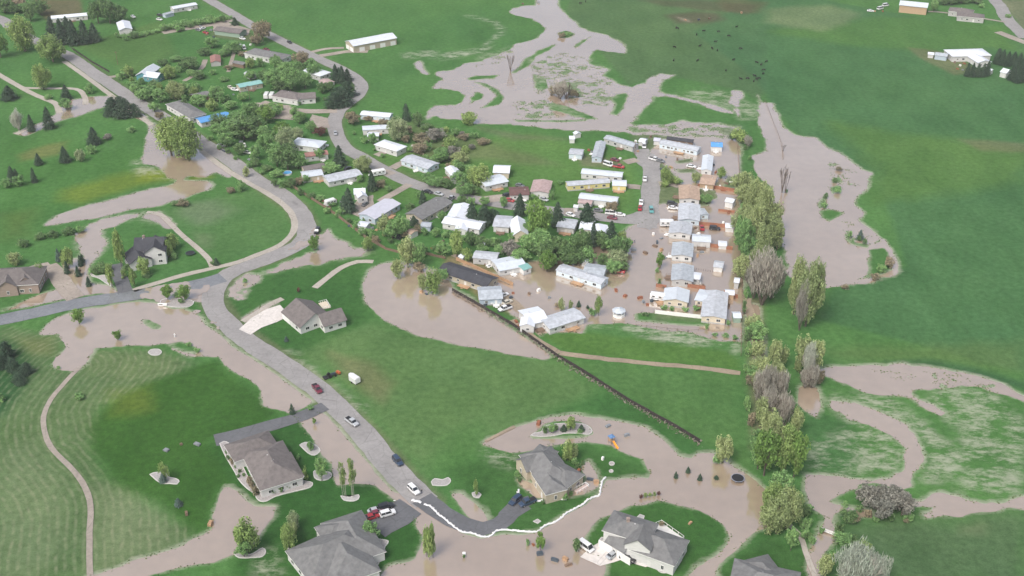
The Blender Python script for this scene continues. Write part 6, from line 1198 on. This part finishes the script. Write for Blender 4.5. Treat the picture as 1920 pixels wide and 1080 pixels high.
# ------------------------------------------------------------------ cattle and people
def skin_mesh(name, pts, edges, rads, mats, sub=1, paintf=None):
    me = bpy.data.meshes.new(name + '_base'); me.from_pydata(pts, edges, []); o = bpy.data.objects.new(name + '_tmp', me); COL.objects.link(o)
    sk = o.modifiers.new('s', 'SKIN'); sb = o.modifiers.new('u', 'SUBSURF'); sb.levels = sub; sb.render_levels = sub
    for i, r_ in enumerate(rads): me.skin_vertices[0].data[i].radius = r_ if isinstance(r_, tuple) else (r_, r_)
    me.skin_vertices[0].data[0].use_root = True
    dg = bpy.context.evaluated_depsgraph_get(); dg.update(); out = bpy.data.meshes.new_from_object(o.evaluated_get(dg)); bpy.data.objects.remove(o); out.name = name
    out.materials.clear()
    for m_ in mats: out.materials.append(m_)
    if paintf:
        for f in out.polygons: f.material_index = paintf(f.center)
    for f in out.polygons: f.use_smooth = True
    return out
COWM = mat('black_hide', (.018, .016, .015), .8, .2, 3)
def cow_mesh(graze):
    hx, hz = (1.35, .35) if graze else (1.35, 1.35)
    pts = [(0, 0, 1.0), (.55, 0, 1.02), (-.6, 0, 1.05), (-.8, 0, 1.12), (.85, 0, 1.1), (1.1, 0, .8 if graze else 1.3), (hx, 0, hz), (hx + .22, 0, hz - .14), (.62, .2, .75), (.64, .2, .4), (.62, .2, .03), (.62, -.2, .75), (.64, -.2, .4), (.62, -.2, .03),
           (-.66, .2, .75), (-.74, .2, .42), (-.66, .2, .03), (-.66, -.2, .75), (-.74, -.2, .42), (-.66, -.2, .03), (-.92, 0, .8), (-.94, 0, .45), (hx - .02, .16, hz + .12), (hx - .02, -.16, hz + .12)]
    ed = [(0, 1), (0, 2), (2, 3), (1, 4), (4, 5), (5, 6), (6, 7), (1, 8), (8, 9), (9, 10), (1, 11), (11, 12), (12, 13), (2, 14), (14, 15), (15, 16), (2, 17), (17, 18), (18, 19), (3, 20), (20, 21), (6, 22), (6, 23)]
    rd = [(.34, .36), (.32, .36), (.30, .31), .22, (.22, .26), .16, .14, .09, .13, .075, .06, .13, .075, .06, .15, .075, .06, .15, .075, .06, .035, .03, .035, .035]
    return skin_mesh('cow', pts, ed, rd, [COWM])
CM = [cow_mesh(True), cow_mesh(False)]
for i, s in enumerate('1268,53 1319,60 1306,66 1381,52 1366,69 1312,88 1265,90 1341,80 1335,92 1345,96 1389,93 1263,115 1308,115 1375,114 1361,134 1389,150 1401,149 1415,144 1418,150 1413,154 1423,149 1431,140 1432,133 1427,123 1437,117 1419,119 1098,4 1088,8 1270,55 1347,61'.split()):
    x, y = map(float, s.split(',')); p = G(x, y); o = thing('cow', 'cow', p, R.uniform(0, 6.28), look='black cow', group='black cattle grazing in the far pasture', data=CM[i % 2]); o.scale = (1.0,) * 3
SKIN = mat('skin', (.45, .28, .20), .6, .05); HAIR = mat('hair', (.05, .035, .025), .8, .1); DEN = mat('denim', (.04, .06, .11), .9, .1); SH1 = mat('dark_jacket', (.05, .055, .06), .9, .1); SH2 = mat('grey_jacket', (.20, .21, .22), .9, .1)
def person(x, y, rz, label, sh, z=0.0):
    pts = [(0, 0, .95), (0, 0, 1.2), (0, 0, 1.42), (.01, 0, 1.52), (.02, 0, 1.62), (.01, 0, 1.76), (0, .18, 1.42), (.02, .25, 1.15), (.12, .24, .92), (.16, .23, .84), (0, -.18, 1.42), (-.02, -.26, 1.15), (.05, -.27, .9), (.08, -.27, .82), (.0, .1, .88), (.05, .11, .48), (.0, .12, .08), (.12, .13, .04), (0, -.1, .88), (-.02, -.12, .48), (-.06, -.13, .08), (.06, -.14, .04)]
    ed = [(0, 1), (1, 2), (2, 3), (3, 4), (4, 5), (2, 6), (6, 7), (7, 8), (8, 9), (2, 10), (10, 11), (11, 12), (12, 13), (0, 14), (14, 15), (15, 16), (16, 17), (0, 18), (18, 19), (19, 20), (20, 21)]
    rd = [(.16, .12), (.15, .12), (.16, .11), .06, .10, .08, .075, .055, .042, .035, .075, .055, .042, .035, .10, .07, .05, .045, .10, .07, .05, .045]
    def pf(c):
        if c.z > 1.68 or (c.z > 1.58 and c.x < -.02): return 3
        if c.z > 1.49: return 2
        if abs(c.y) > .19 and c.z < .93: return 2
        return 0 if c.z > .93 else 1
    me = skin_mesh('person', pts, ed, rd, [sh, DEN, SKIN, HAIR], 2, pf); p = G(x, y); thing('person', 'person', (p.x, p.y, z), rz, label=label, data=me)
person(791, 926, 2.4, 'person in dark clothes standing on the road beside the parked white car', SH1, .13); person(1186, 456, 1.2, 'person wading in the flooded street, left one of two', SH1, -.25); person(1190, 455, 1.0, 'person wading in the flooded street, right one of two', SH2, -.25)
# white hydrant like post in the junction flood and a few buoyant markers
o = thing('marker_post', 'post', G(328, 632), label='short white post standing in the junction flood'); mb = MB(); mb.tube((0, 0, 0), (0, 0, 1.3), .16, .13, 8); mb.tube((0, 0, 1.3), (0, 0, 1.5), .22, .06, 8); mb.build('post', TRIM, o); mb = MB(); mb.box((0, 0, 1.05), (.55, .22, .22)); mb.build('cap', TRIM, o)
o = thing('mailbox', 'mailbox', G(740, 944), label='white mailbox on a post beside the crowded driveway'); mb = MB(); mb.box((0, 0, .5), (.1, .1, 1.0)); mb.build('post', WOOD, o); mb = MB(); mb.loft([[(x_, -.12, 1.0), (x_, -.12, 1.22), (x_, 0, 1.32), (x_, .12, 1.22), (x_, .12, 1.0)] for x_ in (-.28, .28)]); mb.build('box', TRIM, o)
o = thing('yard_sign', 'sign', G(305, 574), label='low white entrance sign with dark lettering bar at the wet junction'); mb = MB(); mb.box((0, 0, .75), (3.4, .25, 1.1)); mb.build('panel', TRIM, o); mb = MB(); mb.box((-.6, -.14, .8), (1.4, .04, .3)); mb.build('lettering', BLK, o)

# ------------------------------------------------------------------ every label singles one thing out
ORD = 'zeroth first second third fourth fifth sixth seventh eighth ninth tenth eleventh twelfth thirteenth fourteenth fifteenth sixteenth seventeenth eighteenth nineteenth twentieth'.split()
for k in range(21, 60): ORD.append({2: 'twenty', 3: 'thirty', 4: 'forty', 5: 'fifty'}[k // 10] + '-' + ORD[k % 10] if k % 10 else {3: 'thirtieth', 4: 'fortieth', 5: 'fiftieth'}[k // 10])
cl = {}
for o, look, label in THINGS:
    if label: continue
    x, y = PX(o.location); 
    best = min(LAND, key=lambda l: (l[0] - x) ** 2 + ((l[1] - y) * 1.3) ** 2); dx, dy = x - best[0], y - best[1]
    if math.hypot(dx, dy) < 12: rel = 'beside'
    elif abs(dx) > abs(dy) * 1.2: rel = 'left of' if dx < 0 else 'right of'
    else: rel = 'in front of' if dy > 0 else 'behind'
    if best[2] in ('the flooded creek', 'the oval flood pond', 'the round flood lake', 'the far brown pasture', 'the scrubby slope', 'the tall tree belt', 'the big grey tree row', 'the mown meadow', 'the flooded street', 'the round lawn channel', 'the left golf lawn', 'the lower right creek', 'the straight main road'): rel = 'by'
    cl.setdefault(f'{look} {rel} {best[2]}', []).append((x, y, o, look, rel, best[2]))
used = {t3[2] for t3 in THINGS if t3[2]}
for base, L in cl.items():
    L.sort(key=lambda q: q[0])
    for i, (x, y, o, look, rel, ph) in enumerate(L):
        if len(L) == 1: lb = base
        elif len(L) == 2: lb = f"{'left' if i == 0 else 'right'} one of two {look.replace('car', 'cars') if look.endswith('car') else look + ('es' if look.endswith('x') else 's')}, {rel} {ph}"
        else: lb = f"{ORD[i + 1]} {look} from left, {rel} {ph}"
        if len(lb.split()) > 16: lb = lb.replace(look, look.split(' ', 1)[1]) if not (look.split()[0] in ('bare', 'dark', 'white')) else lb
        if len(lb.split()) > 16: lb = lb.replace(' from the left', ' from left')
        for wd in ('broad ', 'tall ', 'small ', 'large ', 'low '):
            if len(lb.split()) > 15 and sum(1 for bb in cl if bb == base.replace(wd, '')) == 0: lb = lb.replace(wd, '', 1)
        o['label'] = lb
# ------------------------------------------------------------------ haze: one closed box of even air round camera and valley
mb = MB(); mb.box((0, 700, (CAM_H + 6) / 2 - .5), (3000, 3200, CAM_H + 8)); hz = mb.build('haze', None or mat('haze_tmp', (1, 1, 1)))
hm = bpy.data.materials.new('haze'); hm.use_nodes = True; t = hm.node_tree; t.nodes.remove(t.nodes['Principled BSDF'])
pv = t.nodes.new('ShaderNodeVolumePrincipled'); pv.inputs['Color'].default_value = (.92, .94, .96, 1); pv.inputs['Density'].default_value = HAZE; pv.inputs['Anisotropy'].default_value = 0.0
t.links.new(pv.outputs[0], t.nodes['Material Output'].inputs['Volume']); hz.data.materials.clear(); hz.data.materials.append(hm); hz['kind'] = 'stuff'
